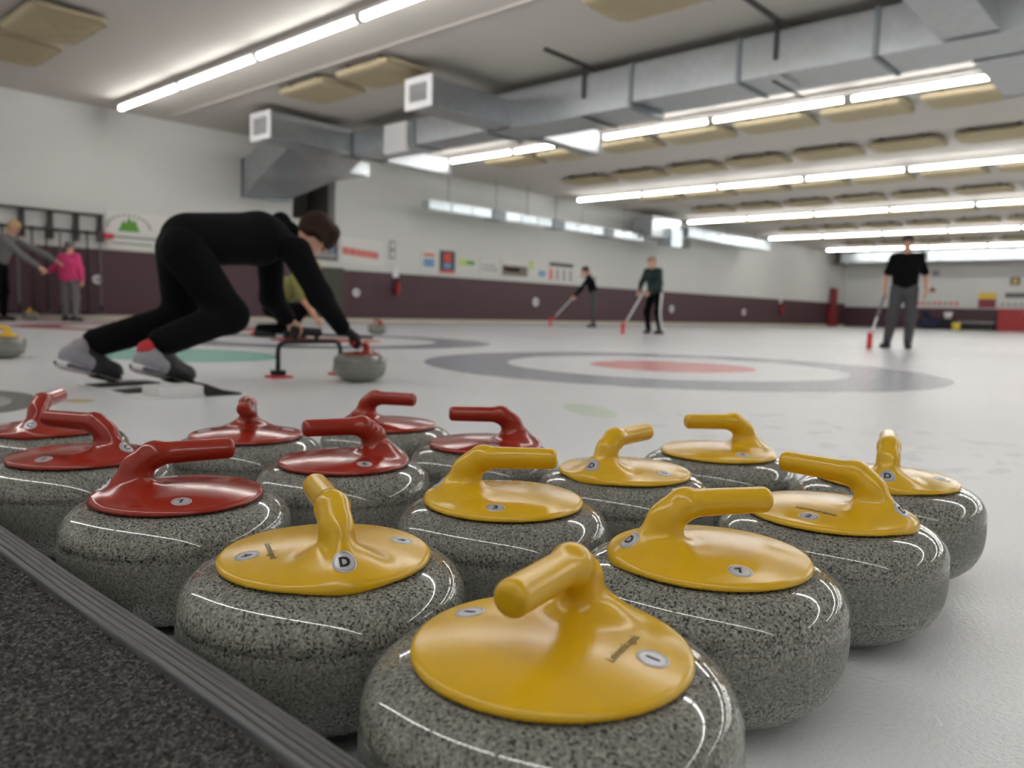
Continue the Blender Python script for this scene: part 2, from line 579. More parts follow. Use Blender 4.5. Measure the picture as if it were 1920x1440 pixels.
def isosurface(f, lo, hi, h, project=2):
    """surface nets on a narrow band of a signed distance field -> vertices, quads"""
    B = 4
    nb = np.maximum(2, np.ceil((np.asarray(hi) - lo) / (h * B)).astype(int))
    n = nb * B
    lo = np.asarray(lo, float)
    # coarse pass
    cc = [lo[i] + (np.arange(nb[i]) + 0.5) * h * B for i in range(3)]
    G = np.stack(np.meshgrid(*cc, indexing='ij'), -1).reshape(-1, 3)
    cd = f(G).reshape(nb)
    active = np.abs(cd) < h * B * 1.9
    # fine grid: cells n, corners n+1; evaluate corner samples of active blocks
    val = np.repeat(np.repeat(np.repeat(np.sign(cd) * h * B, B, 0), B, 1), B, 2)
    val = np.pad(val, ((0, 1), (0, 1), (0, 1)), mode='edge')
    act = np.repeat(np.repeat(np.repeat(active, B, 0), B, 1), B, 2)
    a2 = np.zeros(tuple(n + 1), bool)
    for dx in (0, 1):
        for dy in (0, 1):
            for dz in (0, 1):
                a2[dx:dx + n[0], dy:dy + n[1], dz:dz + n[2]] |= act
    idx = np.argwhere(a2)
    val[a2] = f(lo + idx * h)
    s = val < 0
    # cells with a sign change
    cnt = np.zeros(tuple(n), int)
    for dx in (0, 1):
        for dy in (0, 1):
            for dz in (0, 1):
                cnt += s[dx:dx + n[0], dy:dy + n[1], dz:dz + n[2]]
    cell = (cnt > 0) & (cnt < 8)
    ci = np.argwhere(cell)
    vid = -np.ones(tuple(n), int)
    vid[cell] = np.arange(len(ci))
    acc = np.zeros((len(ci), 3))
    num = np.zeros(len(ci))
    corners = [(0, 0, 0), (1, 0, 0), (0, 1, 0), (1, 1, 0), (0, 0, 1), (1, 0, 1), (0, 1, 1), (1, 1, 1)]
    for a in range(8):
        for b in range(a + 1, 8):
            ca, cb = np.array(corners[a]), np.array(corners[b])
            if abs(ca - cb).sum() != 1:
                continue
            va = val[tuple((ci + ca).T)]
            vb = val[tuple((ci + cb).T)]
            m = (va < 0) != (vb < 0)
            t = np.where(m, va / np.where(va == vb, 1, va - vb), 0)
            acc += np.where(m[:, None], ca + (cb - ca) * t[:, None], 0)
            num += m
    V = lo + (ci + acc / num[:, None]) * h
    quads = []
    for ax in range(3):
        e = [0, 0, 0]
        e[ax] = 1
        A = s[:n[0], :n[1], :n[2]]
        Bs = s[e[0]:n[0] + e[0], e[1]:n[1] + e[1], e[2]:n[2] + e[2]]
        ed = np.argwhere(A != Bs)
        u, v = [(1, 2), (2, 0), (0, 1)][ax]
        ed = ed[(ed[:, u] > 0) & (ed[:, v] > 0)]
        du = np.zeros(3, int)
        dv = np.zeros(3, int)
        du[u] = 1
        dv[v] = 1
        q = np.stack([vid[tuple((ed - du - dv).T)], vid[tuple((ed - dv).T)], vid[tuple(ed.T)], vid[tuple((ed - du).T)]], 1)
        flip = ~A[tuple(ed.T)]
        q[flip] = q[flip][:, ::-1]
        quads.append(q[(q >= 0).all(1)])
    Q = np.concatenate(quads)
    for _ in range(project):
        d0, g = grad(f, V, h * 0.25)
        gn = np.linalg.norm(g, axis=1)
        step = np.clip(d0 / np.maximum(gn, 0.3), -h * 0.8, h * 0.8)
        V = V - g / np.maximum(gn, 1e-6)[:, None] * step[:, None]
    return V, Q


def grad(f, P, e):
    d0 = f(P)
    g = np.stack([(f(P + np.eye(3)[i] * e) - f(P - np.eye(3)[i] * e)) / (2 * e) for i in range(3)], 1)
    return d0, g


def blob(name, prims, k, h, m, parent=None, dist=None):
    f = dist or prims_d(prims, k)
    lo, hi = bounds(prims, k * 0.6 + 2 * h)
    V, Q = isosurface(f, lo, hi, h, 1)
    return mesh_obj(name, np_mesh(name, V, Q, m), parent)


# ------------------------------------------------------------------ the setting
def struct(name, bm, m, parent=None):
    o = mesh_obj(name, bm_mesh(name, bm, m), parent)
    if parent is None:
        o['kind'] = 'structure'
    return o


bm = bmesh.new()
box(bm, (NX, RY, -0.12), (WX, WY, 0.0))
struct('floor', bm, 'ice')

# left wall: white upper wall, maroon wainscot proud of it, beige curb; dark opening cut above
OPX0, OPX1, OPZ0, OPZ1 = 10.35, 11.55, 2.43, 3.72
bm = bmesh.new()
box(bm, (NX, WY, -0.12), (OPX0, WY + 0.3, CZ + 0.12))
box(bm, (OPX1, WY, -0.12), (WX + 0.3, WY + 0.3, CZ + 0.12))
box(bm, (OPX0, WY, -0.12), (OPX1, WY + 0.3, OPZ0))
box(bm, (OPX0, WY, OPZ1), (OPX1, WY + 0.3, CZ + 0.12))
struct('wall_left', bm, 'wall_white')
bm = bmesh.new()
box(bm, (OPX0 - 0.1, WY + 1.2, OPZ0 - 0.1), (OPX1 + 0.1, WY + 1.3, OPZ1 + 0.1))
box(bm, (OPX0 - 0.1, WY + 0.3, OPZ0 - 0.1), (OPX0, WY + 1.2, OPZ1 + 0.1))
box(bm, (OPX1, WY + 0.3, OPZ0 - 0.1), (OPX1 + 0.1, WY + 1.2, OPZ1 + 0.1))
box(bm, (OPX0, WY + 0.3, OPZ1), (OPX1, WY + 1.2, OPZ1 + 0.1))
box(bm, (OPX0, WY + 0.3, OPZ0 - 0.1), (OPX1, WY + 1.2, OPZ0))
tag(struct('wall_recess', bm, 'dark_recess'), kind='structure')

WZ = 1.29
bm = bmesh.new()
box(bm, (NX, WY - 0.03, 0.09), (10.25, WY, 1.37))
box(bm, (11.8, WY - 0.03, 0.09), (WX, WY, WZ))
struct('trim_2', bm, 'maroon')
bm = bmesh.new()
box(bm, (10.25, WY - 0.03, 0.09), (11.8, WY, 1.33))
struct('trim_3', bm, 'olive_panel')
bm = bmesh.new()
box(bm, (NX, WY - 0.07, 0.0), (WX, WY, 0.09))
struct('baseboard_left', bm, 'beige_curb')

bm = bmesh.new()
box(bm, (WX, RY, -0.12), (WX + 0.3, WY, CZ + 0.12))
struct('wall_far', bm, 'wall_white')
bm = bmesh.new()
box(bm, (WX - 0.03, RY, 0.0), (WX, WY - 0.03, 1.12))
struct('trim_4', bm, 'maroon')
bm = bmesh.new()
box(bm, (NX - 0.3, RY - 0.3, -0.12), (WX + 0.3, RY, CZ + 0.12))
struct('wall_right', bm, 'wall_white')
bm = bmesh.new()
box(bm, (NX - 0.3, RY, -0.12), (NX, WY + 0.3, CZ + 0.12))
struct('wall_near', bm, 'wall_white')
bm = bmesh.new()
box(bm, (NX, RY, CZ), (WX, WY, CZ + 0.12))
struct('ceiling', bm, 'ceiling')

# carpet behind the sheets with its ribbed rubber edge strip
bm = bmesh.new()
box(bm, (NX * S, RY * S, 0.001), (0.270, (WY - 0.07) * S, 0.1085))
carpet = struct('floor_carpet', bm, 'carpet')
h = 0.0025
gx = np.arange(-0.42, 0.2685, h)
gy = np.arange(0.30, 2.1, h)
gxx, gyy = np.meshgrid(gx, gy, indexing='ij')
zz = 0.1088 + RNG.random(gxx.shape) ** 2 * 0.0052
zz = 0.55 * zz + 0.45 * (np.roll(zz, 1, 0) + np.roll(zz, 1, 1)) / 2
V = np.stack([gxx + RNG.normal(0, h * 0.22, gxx.shape), gyy + RNG.normal(0, h * 0.22, gxx.shape), zz], -1).reshape(-1, 3)
nx_, ny_ = gxx.shape
ii = np.arange(nx_ * ny_).reshape(nx_, ny_)
Q = np.stack([ii[:-1, :-1], ii[1:, :-1], ii[1:, 1:], ii[:-1, 1:]], -1).reshape(-1, 4)
o = mesh_obj('carpet_pile', np_mesh('carpet_pile', V, Q, 'carpet', False), carpet)
o['kind'] = 'stuff'

prof = []
NR = 5
for i in range(121):
    t = i / 120
    x = 0.266 + 0.041 * t
    z = 0.1150 - 0.0095 * t ** 2
    z += 0.0042 * (abs(math.sin(PI * NR * t)) ** 0.45) - 0.0012
    prof.append((x, z))
prof = [(0.266, 0.1)] + prof + [(0.3072, 0.1040), (0.3072, 0.0005)]
ys = [RY * S + 0.1] + list(np.linspace(-0.2, 4.0, 60)) + [WY * S - 0.1]
V, Fc = [], []
for y in ys:
    wob = 0.0012 * math.sin(y * 5.1) + 0.0008 * math.sin(y * 13.0)
    V += [(x + wob, y, z) for x, z in prof]
m_ = len(prof)
for j in range(len(ys) - 1):
    for i in range(m_ - 1):
        Fc.append((j * m_ + i, j * m_ + i + 1, (j + 1) * m_ + i + 1, (j + 1) * m_ + i))
o = mesh_obj('trim_1', np_mesh('trim_1', V, Fc, 'rubber_edge', True))
tag(o, kind='structure')
flat_edges(o, 50)

# ------------------------------------------------------------------ ceiling lights: one suspended run of fixtures per row
LROWS = [-0.9, 6.15, 13.3, 20.15, 27.1, 34.4, 41.4]
LNAMES = ['run of fluorescent strip lights on the ceiling behind the camera',
          'nearest run of fluorescent strip lights, at the upper left, left of the ducts',
          'second run of fluorescent strip lights, passing just beyond the big silver duct',
          'third run of fluorescent strip lights from the camera',
          'fourth run of fluorescent strip lights from the camera',
          'fifth run of fluorescent strip lights from the camera',
          'farthest run of fluorescent strip lights, near the far wall']
LLEN = 2.44
bm = bmesh.new()
box(bm, (-0.048, -LLEN + 0.012, 0.0), (0.048, -0.012, 0.045), 0, 0.004)
box(bm, (-0.045, -0.07, -0.07), (0.045, -0.012, 0.0))
box(bm, (-0.045, -LLEN + 0.012, -0.07), (0.045, -LLEN + 0.07, 0.0))
housing_me = bm_mesh('housing', bm, 'lamp_white')
V, Fc = [], []
SG = 6
for y in (-LLEN + 0.07, -0.07):
    for k in range(SG):
        a = 2 * PI * (k + 0.5) / SG
        V.append((0.042 * math.cos(a), y, -0.035 + 0.036 * math.sin(a)))
for k in range(SG):
    Fc.append((k, (k + 1) % SG, SG + (k + 1) % SG, SG + k))
tube_me = np_mesh('lamp_tube', V, Fc, 'tube', False)
bm = bmesh.new()
tube(bm, (0, 0, 0.045), (0, 0, 0.13), 0.008, seg=6)
hang_me = bm_mesh('hanger', bm, 'lamp_white')
for X, lab in zip(LROWS, LNAMES):
    ytop = 14.55 if abs(X - 13.3) < 0.1 else 15.55
    root = empty('strip_light', (X, ytop, 3.972), 0, lab, 'light')
    y = 0.0
    nfix = 11
    for i in range(nfix):
        mesh_obj('housing', housing_me, root, (0, -i * LLEN, 0))
        mesh_obj('lamp_tube', tube_me, root, (0, -i * LLEN, 0))
        for q in (0.25, 0.75):
            mesh_obj('hanger', hang_me, root, (0, -(i + q) * LLEN, 0))

# ------------------------------------------------------------------ beige acoustic ceiling panels
def panel_mesh():
    nu, nv = 22, 14
    L, Wd, T = 1.38, 0.92, 0.085
    V, Fc = [], []

    def pos(u, v, side):
        p = 9.0
        r = max(abs(u), abs(v))
        if r > 1e-6:
            n = (abs(u) ** p + abs(v) ** p) ** (1 / p)
            s = r / n
        else:
            s = 1
        x, y = v * s * Wd / 2, u * s * L / 2
        edge = 1 - max(abs(u), abs(v)) ** 8
        z = 0.0
        if side:
            crease = 0
            for w_ in (u - v, u + v * 0.9 - 0.5, u + 0.62):
                crease += math.exp(-(w_ / 0.05) ** 2)
            z = -T * (0.7 + 0.3 * edge) + 0.022 * min(1, crease)
        return (x, y, z)
    for side in (0, 1):
        for i in range(nu + 1):
            for j in range(nv + 1):
                V.append(pos(-1 + 2 * i / nu, -1 + 2 * j / nv, side))
    N = (nu + 1) * (nv + 1)
    idx = lambda i, j, s: s * N + i * (nv + 1) + j
    for i in range(nu):
        for j in range(nv):
            Fc.append((idx(i, j, 0), idx(i, j + 1, 0), idx(i + 1, j + 1, 0), idx(i + 1, j, 0)))
            Fc.append((idx(i, j, 1), idx(i + 1, j, 1), idx(i + 1, j + 1, 1), idx(i, j + 1, 1)))
    for i in range(nu):
        for j in (0, nv):
            Fc.append((idx(i, j, 0), idx(i + 1, j, 0), idx(i + 1, j, 1), idx(i, j, 1)))
    for j in range(nv):
        for i in (0, nu):
            Fc.append((idx(i, j, 0), idx(i, j + 1, 0), idx(i, j + 1, 1), idx(i, j, 1)))
    me = np_mesh('ceiling_panel', V, Fc, 'panel', True)
    return me


pan_me = panel_mesh()
bm = bmesh.new()
box(bm, (-0.4, -0.02, 0.0), (0.4, 0.02, 0.075))
batten_me = bm_mesh('batten', bm, 'black_steel')
ORD = ['first', 'second', 'third', 'fourth', 'fifth', 'sixth', 'seventh', 'eighth', 'ninth', 'tenth', 'eleventh', 'twelfth']
PROWS = [(3.83, [13.4, 11.78], 'row at the top left corner'),
         (7.9, [11.6, 9.98, 5.15], 'row above the white duct grilles'),
         (14.45, [13.05 - 1.635 * i for i in range(9)], 'row just beyond the second light run'),
         (17.65, [13.2 - 1.62 * i for i in range(9)], 'row just before the third light run'),
         (21.5, [13.2 - 1.62 * i for i in range(9)], 'row just beyond the third light run'),
         (24.75, [13.2 - 1.62 * i for i in range(9)], 'row just before the fourth light run'),
         (28.5, [13.2 - 1.62 * i for i in range(9)], 'row just beyond the fourth light run'),
         (32.0, [13.2 - 1.62 * i for i in range(9)], 'row just before the fifth light run'),
         (36.0, [13.2 - 1.62 * i for i in range(8)], 'row just beyond the fifth light run'),
         (39.2, [13.2 - 1.62 * i for i in range(8)], 'row just before the farthest light run')]
for X, ys_, where in PROWS:
    k = 0
    for y in ys_:
        if not in_view((X, y, 4.0), 160):
            continue
        o = mesh_obj('acoustic_baffle', pan_me, None, (X, y, 4.025))
        tag(o, 'beige ceiling baffle %s from left wall, %s' % (ORD[k], where), 'ceiling baffle', 'beige acoustic ceiling baffles', 'thing')
        for dy in (-0.4, 0.4):
            mesh_obj('batten', batten_me, o, (0, dy, 0))
        k += 1
# thin painted conduit along the ceiling by the ducts
o = tube_obj('ceiling_conduit', (7.3, 0.0, 4.088), (7.3, 16.38, 4.088), 0.012, 'ceiling', seg=8)
tag(o, 'thin painted conduit running along the ceiling before the ducts', 'conduit')

# ------------------------------------------------------------------ galvanised supply duct with branches and white grilles
duct = empty('supply_duct', (10.1, 4.0, 3.42), 0, 'large galvanised supply duct with side branches under the ceiling', 'duct')


def wbx(name, lo, hi, m, parent, org, bevel=0.0):
    lo = [lo[i] - org[i] for i in range(3)]
    hi = [hi[i] - org[i] for i in range(3)]
    return bx(name, lo, hi, m, parent, bevel)


DO = (10.1, 4.0, 3.42)
cuts = [-6.0, -2.2, 0.4, 3.22, 4.92, 6.58, 9.42]
for a, b in zip(cuts, cuts[1:]):
    big = b > 6.6
    wbx('duct_section', (9.70, a + 0.012, 3.42 if not big else 3.36), (10.56, b - 0.012, 3.95), 'galv', duct, DO)
    wbx('flange', (9.675, b - 0.03, 3.335 if b > 6 else 3.395), (10.585, b + 0.03, 3.97), 'galv_dark', duct, DO)
for a, b in ((9.45, 11.4), (11.42, 13.3)):
    wbx('duct_section', (9.78, a, 3.42), (10.46, b, 3.86), 'galv', duct, DO)
    wbx('flange', (9.76, b - 0.02, 3.40), (10.48, b + 0.03, 3.88), 'galv_dark', duct, DO)


def grille(x, y0, y1, z0, z1, face, parent=duct, org=DO):
    """white register with louvre blades, facing -X (face=-1) or +X"""
    t = 0.02 * face
    g = empty('register_grille')
    g.parent = parent
    fr = []
    bm = bmesh.new()
    w_ = 0.10
    xs = sorted((x, x + t * 1.6))
    box(bm, (xs[0], y0, z0), (xs[1], y0 + w_, z1))
    box(bm, (xs[0], y1 - w_, z0), (xs[1], y1, z1))
    box(bm, (xs[0], y0 + w_, z0), (xs[1], y1 - w_, z0 + w_))
    box(bm, (xs[0], y0 + w_, z1 - w_), (xs[1], y1 - w_, z1))
    bmesh.ops.translate(bm, verts=bm.verts, vec=[-c for c in org])
    mesh_obj('frame', bm_mesh('frame', bm, 'white_metal'), g)
    n = 7
    for i in range(n):
        z = z0 + w_ + (z1 - z0 - 2 * w_) * (i + 0.5) / n
        xb = sorted((x + t * 0.2, x + t * 1.2))
        wbx('louvre', (xb[0], y0 + w_, z - 0.008), (xb[1], y1 - w_, z + 0.008), 'grille_dark', g, org)
    xb = sorted((x, x + t * 0.15))
    wbx('backing', (xb[0], y0 + w_, z0 + w_), (xb[1], y1 - w_, z1 - w_), 'grille_dark', g, org)
    return g


for (y0, y1, z0, z1) in ((8.90, 9.44, 3.385, 3.80), (13.33, 13.97, 3.48, 3.94)):
    wbx('branch', (7.95, y0, z0), (9.70 if y1 < 10 else 9.78, y1, z1), 'galv', duct, DO)
    grille(7.95, y0 - 0.03, y1 + 0.03, z0 - 0.03, z1 + 0.02, -1)
for (y0, y1, z0, z1) in ((8.92, 9.25, 3.36, 3.76), (13.02, 13.30, 3.38, 3.70)):
    wbx('branch', (10.46, y0, z0), (12.2, y1, z1), 'galv', duct, DO)
    grille(12.2, y0 - 0.03, y1 + 0.03, z0 - 0.02, z1 + 0.02, 1)
wbx('branch', (8.05, 1.98, 3.44), (9.70, 2.52, 3.86), 'galv', duct, DO)
grille(8.05, 1.95, 2.55, 3.41, 3.88, -1)
wbx('branch', (10.56, 1.85, 3.40), (12.4, 2.40, 3.80), 'galv', duct, DO)
grille(12.4, 1.82, 2.43, 3.38, 3.82, 1)
wbx('access_panel', (9.70, 11.55, 3.30), (9.80, 12.22, 3.86), 'white_metal', duct, DO, 0.03)
# drop towards the plant opening in the wall
bm = bmesh.new()
pts0 = [(8.75, 13.98, 3.5), (10.5, 13.98, 3.5), (10.5, 13.98, 3.9), (8.75, 13.98, 3.9)]
pts1 = [(8.80, 15.2, 3.02), (10.9, 15.2, 3.3), (10.9, 15.2, 3.75), (8.80, 15.2, 3.7)]
pts2 = [(8.80, 15.85, 2.70), (9.9, 15.85, 2.75), (9.9, 15.85, 3.45), (8.80, 15.85, 3.45)]
vv = [[bm.verts.new(p) for p in q] for q in (pts0, pts1, pts2)]
for a, b in zip(vv, vv[1:]):
    for i in range(4):
        bm.faces.new((a[i], a[(i + 1) % 4], b[(i + 1) % 4], b[i]))
bm.faces.new(vv[0][::-1])
bm.faces.new(vv[2])
bmesh.ops.translate(bm, verts=bm.verts, vec=[-c for c in DO])
mesh_obj('drop_transition', bm_mesh('drop_transition', bm, 'galv'), duct)
wbx('branch', (10.3, 15.0, 3.42), (11.5, 16.9, 3.70), 'galv', duct, DO)
wbx('flange', (8.76, 15.84, 2.66), (9.94, 15.88, 3.49), 'galv_dark', duct, DO)
# hanger straps
for y in (7.42, 4.42, 1.2):
    wbx('hanger_strap', (8.75, y - 0.025, 4.055), (10.6, y + 0.025, 4.098), 'black_steel', duct, DO)
    wbx('hanger_strap', (9.655, y - 0.02, 3.6), (9.675, y + 0.02, 4.06), 'black_steel', duct, DO)
    wbx('hanger_strap', (9.66, y - 0.02, 3.325), (10.6, y + 0.02, 3.345), 'black_steel', duct, DO)

# foil duct hung along the left wall, two runs with a unit between
wd = empty('wall_duct', (18.0, 15.6, 2.97), 0, 'bright foil duct hung along the left wall above the posters', 'duct')
WO = (18.0, 15.6, 2.97)
xs = [13.8, 16.2, 16.7, 18.9, 19.4, 21.6, 22.1, 24.0]
for i, (a, b) in enumerate(zip(xs, xs[1:])):
    if i % 2 == 0:
        n = 3
        for q in range(n):
            xa, xb = a + (b - a) * q / n, a + (b - a) * (q + 1) / n
            wbx('duct_section', (xa + 0.02, 15.48, 2.97), (xb - 0.02, 15.78, 3.2), 'foil', wd, WO)
    else:
        wbx('collar', (a - 0.02, 15.44, 2.94), (b + 0.02, 15.82, 3.22), 'galv_dark', wd, WO)
for x in (14.6, 16.45, 17.8, 19.15, 20.5, 22.9):
    t_ = tube_obj('hanger_rod', (x - 18.0, 0.0, 0.23), (x - 18.0, 0.0, CZ - 2.97), 0.012, 'galv_dark', wd, seg=6)
un = empty('ventilation_unit', (25.0, 15.6, 2.9), 0, 'dark grey ventilation unit where the foil ducts meet on left wall', 'ventilation unit')
bx('casing', (-1.0, -0.45, 0.25), (0.9, 0.4, 0.95), 'galv', un)
bx('fan_box', (0.0, -0.65, -0.05), (0.75, -0.1, 0.6), 'foil', un)
bx('motor', (0.85, -0.5, 0.0), (1.6, 0.1, 0.35), 'black_steel', un)
path_tube('elbow', [(-0.9, 0.0, 0.3), (-1.2, 0.0, 0.28), (-1.4, 0, 0.2)], 0.16, 'galv', un)
for x in (-0.8, 0.7):
    tube_obj('hanger_rod', (x, 0, 0.9), (x, 0, CZ - 2.9), 0.015, 'galv_dark', un, seg=6)
wd2 = empty('wall_duct', (30.2, 15.4, 3.35), 0, 'farther foil duct along the left wall, beyond the ventilation unit', 'duct')
for i in range(6):
    bx('duct_section', (-3.6 + i * 1.2 + 0.02, -0.2, 0), (-3.6 + i * 1.2 + 1.17, 0.2, 0.34), 'foil', wd2)
for x in (-2.5, 0.0, 2.5):
    tube_obj('hanger_rod', (x, 0, 0.34), (x, 0, CZ - 3.35), 0.015, 'galv_dark', wd2, seg=6)
wd3 = empty('end_duct', (44.0, 10.0, 3.45), 0, 'pale duct crossing the far end of the rink under the ceiling', 'duct')
for i in range(9):
    bx('duct_section', (-0.3, 5.6 - (i + 1) * 1.6 + 0.02, 0), (0.3, 5.6 - i * 1.6 - 0.02, 0.5), 'foil', wd3)
for y in (4.6, 0.5, -3.5):
    tube_obj('hanger_rod', (0, y, 0.5), (0, y, CZ - 3.45), 0.02, 'galv_dark', wd3, seg=6)
bx('end_cap', (-0.34, 5.6, -0.05), (0.34, 5.95, 0.58), 'black_steel', wd3)


# ------------------------------------------------------------------ curling stones
RC, ZR = 0.1078, 0.1520
GR_A, GR_B = np.array([0.034, 0.0, 0.0600]), np.array([-0.0705, 0.0, 0.0615])


def handle_d(P):
    """signed distance of cap disc + gooseneck handle; z = 0 at the underside of the cap, +x towards the neck"""
    x, y, z = P[:, 0], P[:, 1], P[:, 2]
    r = np.sqrt(x * x + y * y)
    q = np.clip(r / RC, 0, 1.3)
    top = 0.0062 + 0.0112 * (1 - q * q)
    d_top = (z - top) * 0.97
    d_side = r - RC
    # rounded intersection
    rr = 0.0045
    a = np.stack([np.maximum(d_top + rr, 0), np.maximum(d_side + rr, 0)], 1)
    disc = np.minimum(np.maximum(d_top, d_side) + rr, 0) + np.sqrt((a * a).sum(1)) - rr
    disc = np.maximum(disc, -z)
    # grip: rounded cylinder
    ba = GR_B - GR_A
    L = np.linalg.norm(ba)
    n = ba / L
    pa = P - GR_A
    hh = pa @ n
    rad = np.sqrt(np.maximum(((pa - hh[:, None] * n) ** 2).sum(1), 1e-14))
    R0 = 0.0150 - 0.0010 * np.clip(hh / L, 0, 1)
    re = 0.0085
    dx = rad - R0 + re
    dy = np.abs(hh - L / 2) - L / 2 + re
    grip = np.minimum(np.maximum(dx, dy), 0) + np.sqrt(np.maximum(dx, 0) ** 2 + np.maximum(dy, 0) ** 2) - re
    # neck: elongated in x, thin in y
    n1 = smin(cap_d(P, (0.083, 0, 0.006), (0.056, 0, 0.0440), 0.0118, 0.0120), cap_d(P, (0.056, 0, 0.0440), (0.036, 0, 0.0600), 0.0120, 0.0140), 0.010)
    n2 = cap_d(P, (0.055, 0, 0.008), (0.045, 0, 0.0470), 0.0150, 0.0118)
    n3 = cap_d(P, (0.064, -0.018, 0.002), (0.064, 0.018, 0.002), 0.013, 0.013)
    neck = smin(smin(n1, n2, 0.018), n3, 0.022)
    up = smin(grip, neck, 0.016)
    return smin(disc, up, 0.030)


V, Q = isosurface(handle_d, np.array([-0.114, -0.114, -0.004]), np.array([0.114, 0.114, 0.082]), 0.0019, 3)
HANDLE = {}
for c in ('yellow', 'red'):
    HANDLE[c] = np_mesh('handle', V, Q, c)
body_prof = [(0.030, 0.006), (0.058, 0.004), (0.0615, 0.0), (0.0665, 0.0), (0.072, 0.003), (0.092, 0.0080), (0.108, 0.0155), (0.121, 0.0245), (0.1315, 0.0355),
             (0.1385, 0.0475), (0.1425, 0.059), (0.1447, 0.071), (0.1455, 0.083), (0.1455, 0.095), (0.1450, 0.1065), (0.1445, 0.1085), (0.1451, 0.1095),
             (0.1446, 0.116), (0.1430, 0.1230), (0.1396, 0.1302), (0.1340, 0.1368), (0.1266, 0.1422), (0.118, 0.1461), (0.109, 0.1488), (0.098, 0.1507), (0.080, 0.1520), (0.05, 0.1522)]
GRAN = lathe_mesh('granite_body', body_prof, 'granite', 128)


def project_to_handle(P, off):
    for _ in range(6):
        d, g = grad(handle_d, P, 0.0004)
        gn = np.maximum(np.linalg.norm(g, axis=1), 1e-4)
        P = P - g / gn[:, None] * (d / np.maximum(gn, 0.4))[:, None]
    d, g = grad(handle_d, P, 0.0004)
    return P + g / np.linalg.norm(g, axis=1)[:, None] * off


def frame_at(p0, up_hint):
    p = project_to_handle(np.array([p0], float), 0.0)[0]
    _, g = grad(handle_d, p[None], 0.002)
    nrm = g[0] / np.linalg.norm(g[0])
    up = np.array(up_hint, float)
    up -= nrm * (up @ nrm)
    up /= np.linalg.norm(up)
    rt = np.cross(up, nrm)
    return p, rt, up, nrm


def sticker_mesh(fr, rad):
    p, rt, up, nrm = fr
    rings = [0.0, 0.35, 0.6, 0.80, 0.88, 1.0]
    seg = 40
    pts = [p]
    for q in rings[1:]:
        for k in range(seg):
            t = 2 * PI * k / seg
            pts.append(p + (rt * math.cos(t) + up * math.sin(t)) * rad * q)
    top = project_to_handle(np.array(pts), 0.00045)
    base = project_to_handle(np.array(pts[-seg:]), 0.00002)
    V = np.concatenate([top, base])
    Fc, mi = [], []
    for k in range(seg):
        Fc.append((0, 1 + k, 1 + (k + 1) % seg))
        mi.append(0)
    for i in range(len(rings) - 2):
        a, b = 1 + i * seg, 1 + (i + 1) * seg
        for k in range(seg):
            j = (k + 1) % seg
            Fc.append((a + k, b + k, b + j, a + j))
            mi.append(1 if i == 2 else 0)
    a, b = 1 + (len(rings) - 2) * seg, len(top)
    for k in range(seg):
        j = (k + 1) % seg
        Fc.append((a + k, b + k, b + j, a + j))
        mi.append(0)
    me = np_mesh('sticker', V, Fc, ['silver', 'sticker_line'])
    me.polygons.foreach_set('material_index', mi)
    return me


def text_mesh(txt, size, bold, m='ink'):
    cu = bpy.data.curves.new('lettering', 'FONT')
    cu.body = txt
    cu.size = size
    cu.align_x = 'CENTER'
    cu.align_y = 'CENTER'
    cu.offset = bold
    cu.resolution_u = 3
    ob = bpy.data.objects.new('tmp', cu)
    COL.objects.link(ob)
    dg = bpy.context.evaluated_depsgraph_get()
    me = bpy.data.meshes.new_from_object(ob.evaluated_get(dg))
    bpy.data.objects.remove(ob)
    bpy.data.curves.remove(cu)
    return me


def text_on_handle(name, txt, fr, size, bold, off, shear=0.0):
    p, rt, up, nrm = fr
    me = text_mesh(txt, size, bold)
    b = bmesh.new()
    b.from_mesh(me)
    bmesh.ops.triangulate(b, faces=b.faces)
    bmesh.ops.subdivide_edges(b, edges=[e for e in b.edges if e.calc_length() > size * 0.25], cuts=2)
    bmesh.ops.triangulate(b, faces=b.faces)
    C2 = np.array([v.co[:] for v in b.verts])
    cy = (C2[:, 1].min() + C2[:, 1].max()) / 2
    cx = (C2[:, 0].min() + C2[:, 0].max()) / 2
    P = p + np.outer(C2[:, 0] - cx + shear * (C2[:, 1] - cy), rt) + np.outer(C2[:, 1] - cy, up)
    P = project_to_handle(P, off)
    for v, q in zip(b.verts, P):
        v.co = q
    bpy.data.meshes.remove(me)
    out = bpy.data.meshes.new(name)
    b.to_mesh(out)
    b.free()
    out.materials.append(M['ink'])
    return out


FR_NECK = frame_at((0.089, 0.0, 0.021), (-0.4, 0, 1))
FR_SIDE = {1: frame_at((0.006, 0.079, 0.012), (0, -1, 0)), -1: frame_at((0.006, -0.079, 0.012), (0, 1, 0))}
FR_NAME = frame_at((0.006, -0.0570, 0.015), (0, 1, 0.05))
STK_NECK = sticker_mesh(FR_NECK, 0.0118)
STK_SIDE = {s: sticker_mesh(FR_SIDE[s], 0.0122) for s in (1, -1)}
NAME_ME = text_on_handle('printed_name', 'Leinenkugels', FR_NAME, 0.0104, 0.00004, 0.00030, 0.15)
_tc = {}


def cached_text(key, *a):
    if key not in _tc:
        _tc[key] = text_on_handle(*a)
    return _tc[key]


HALL_STONES = []


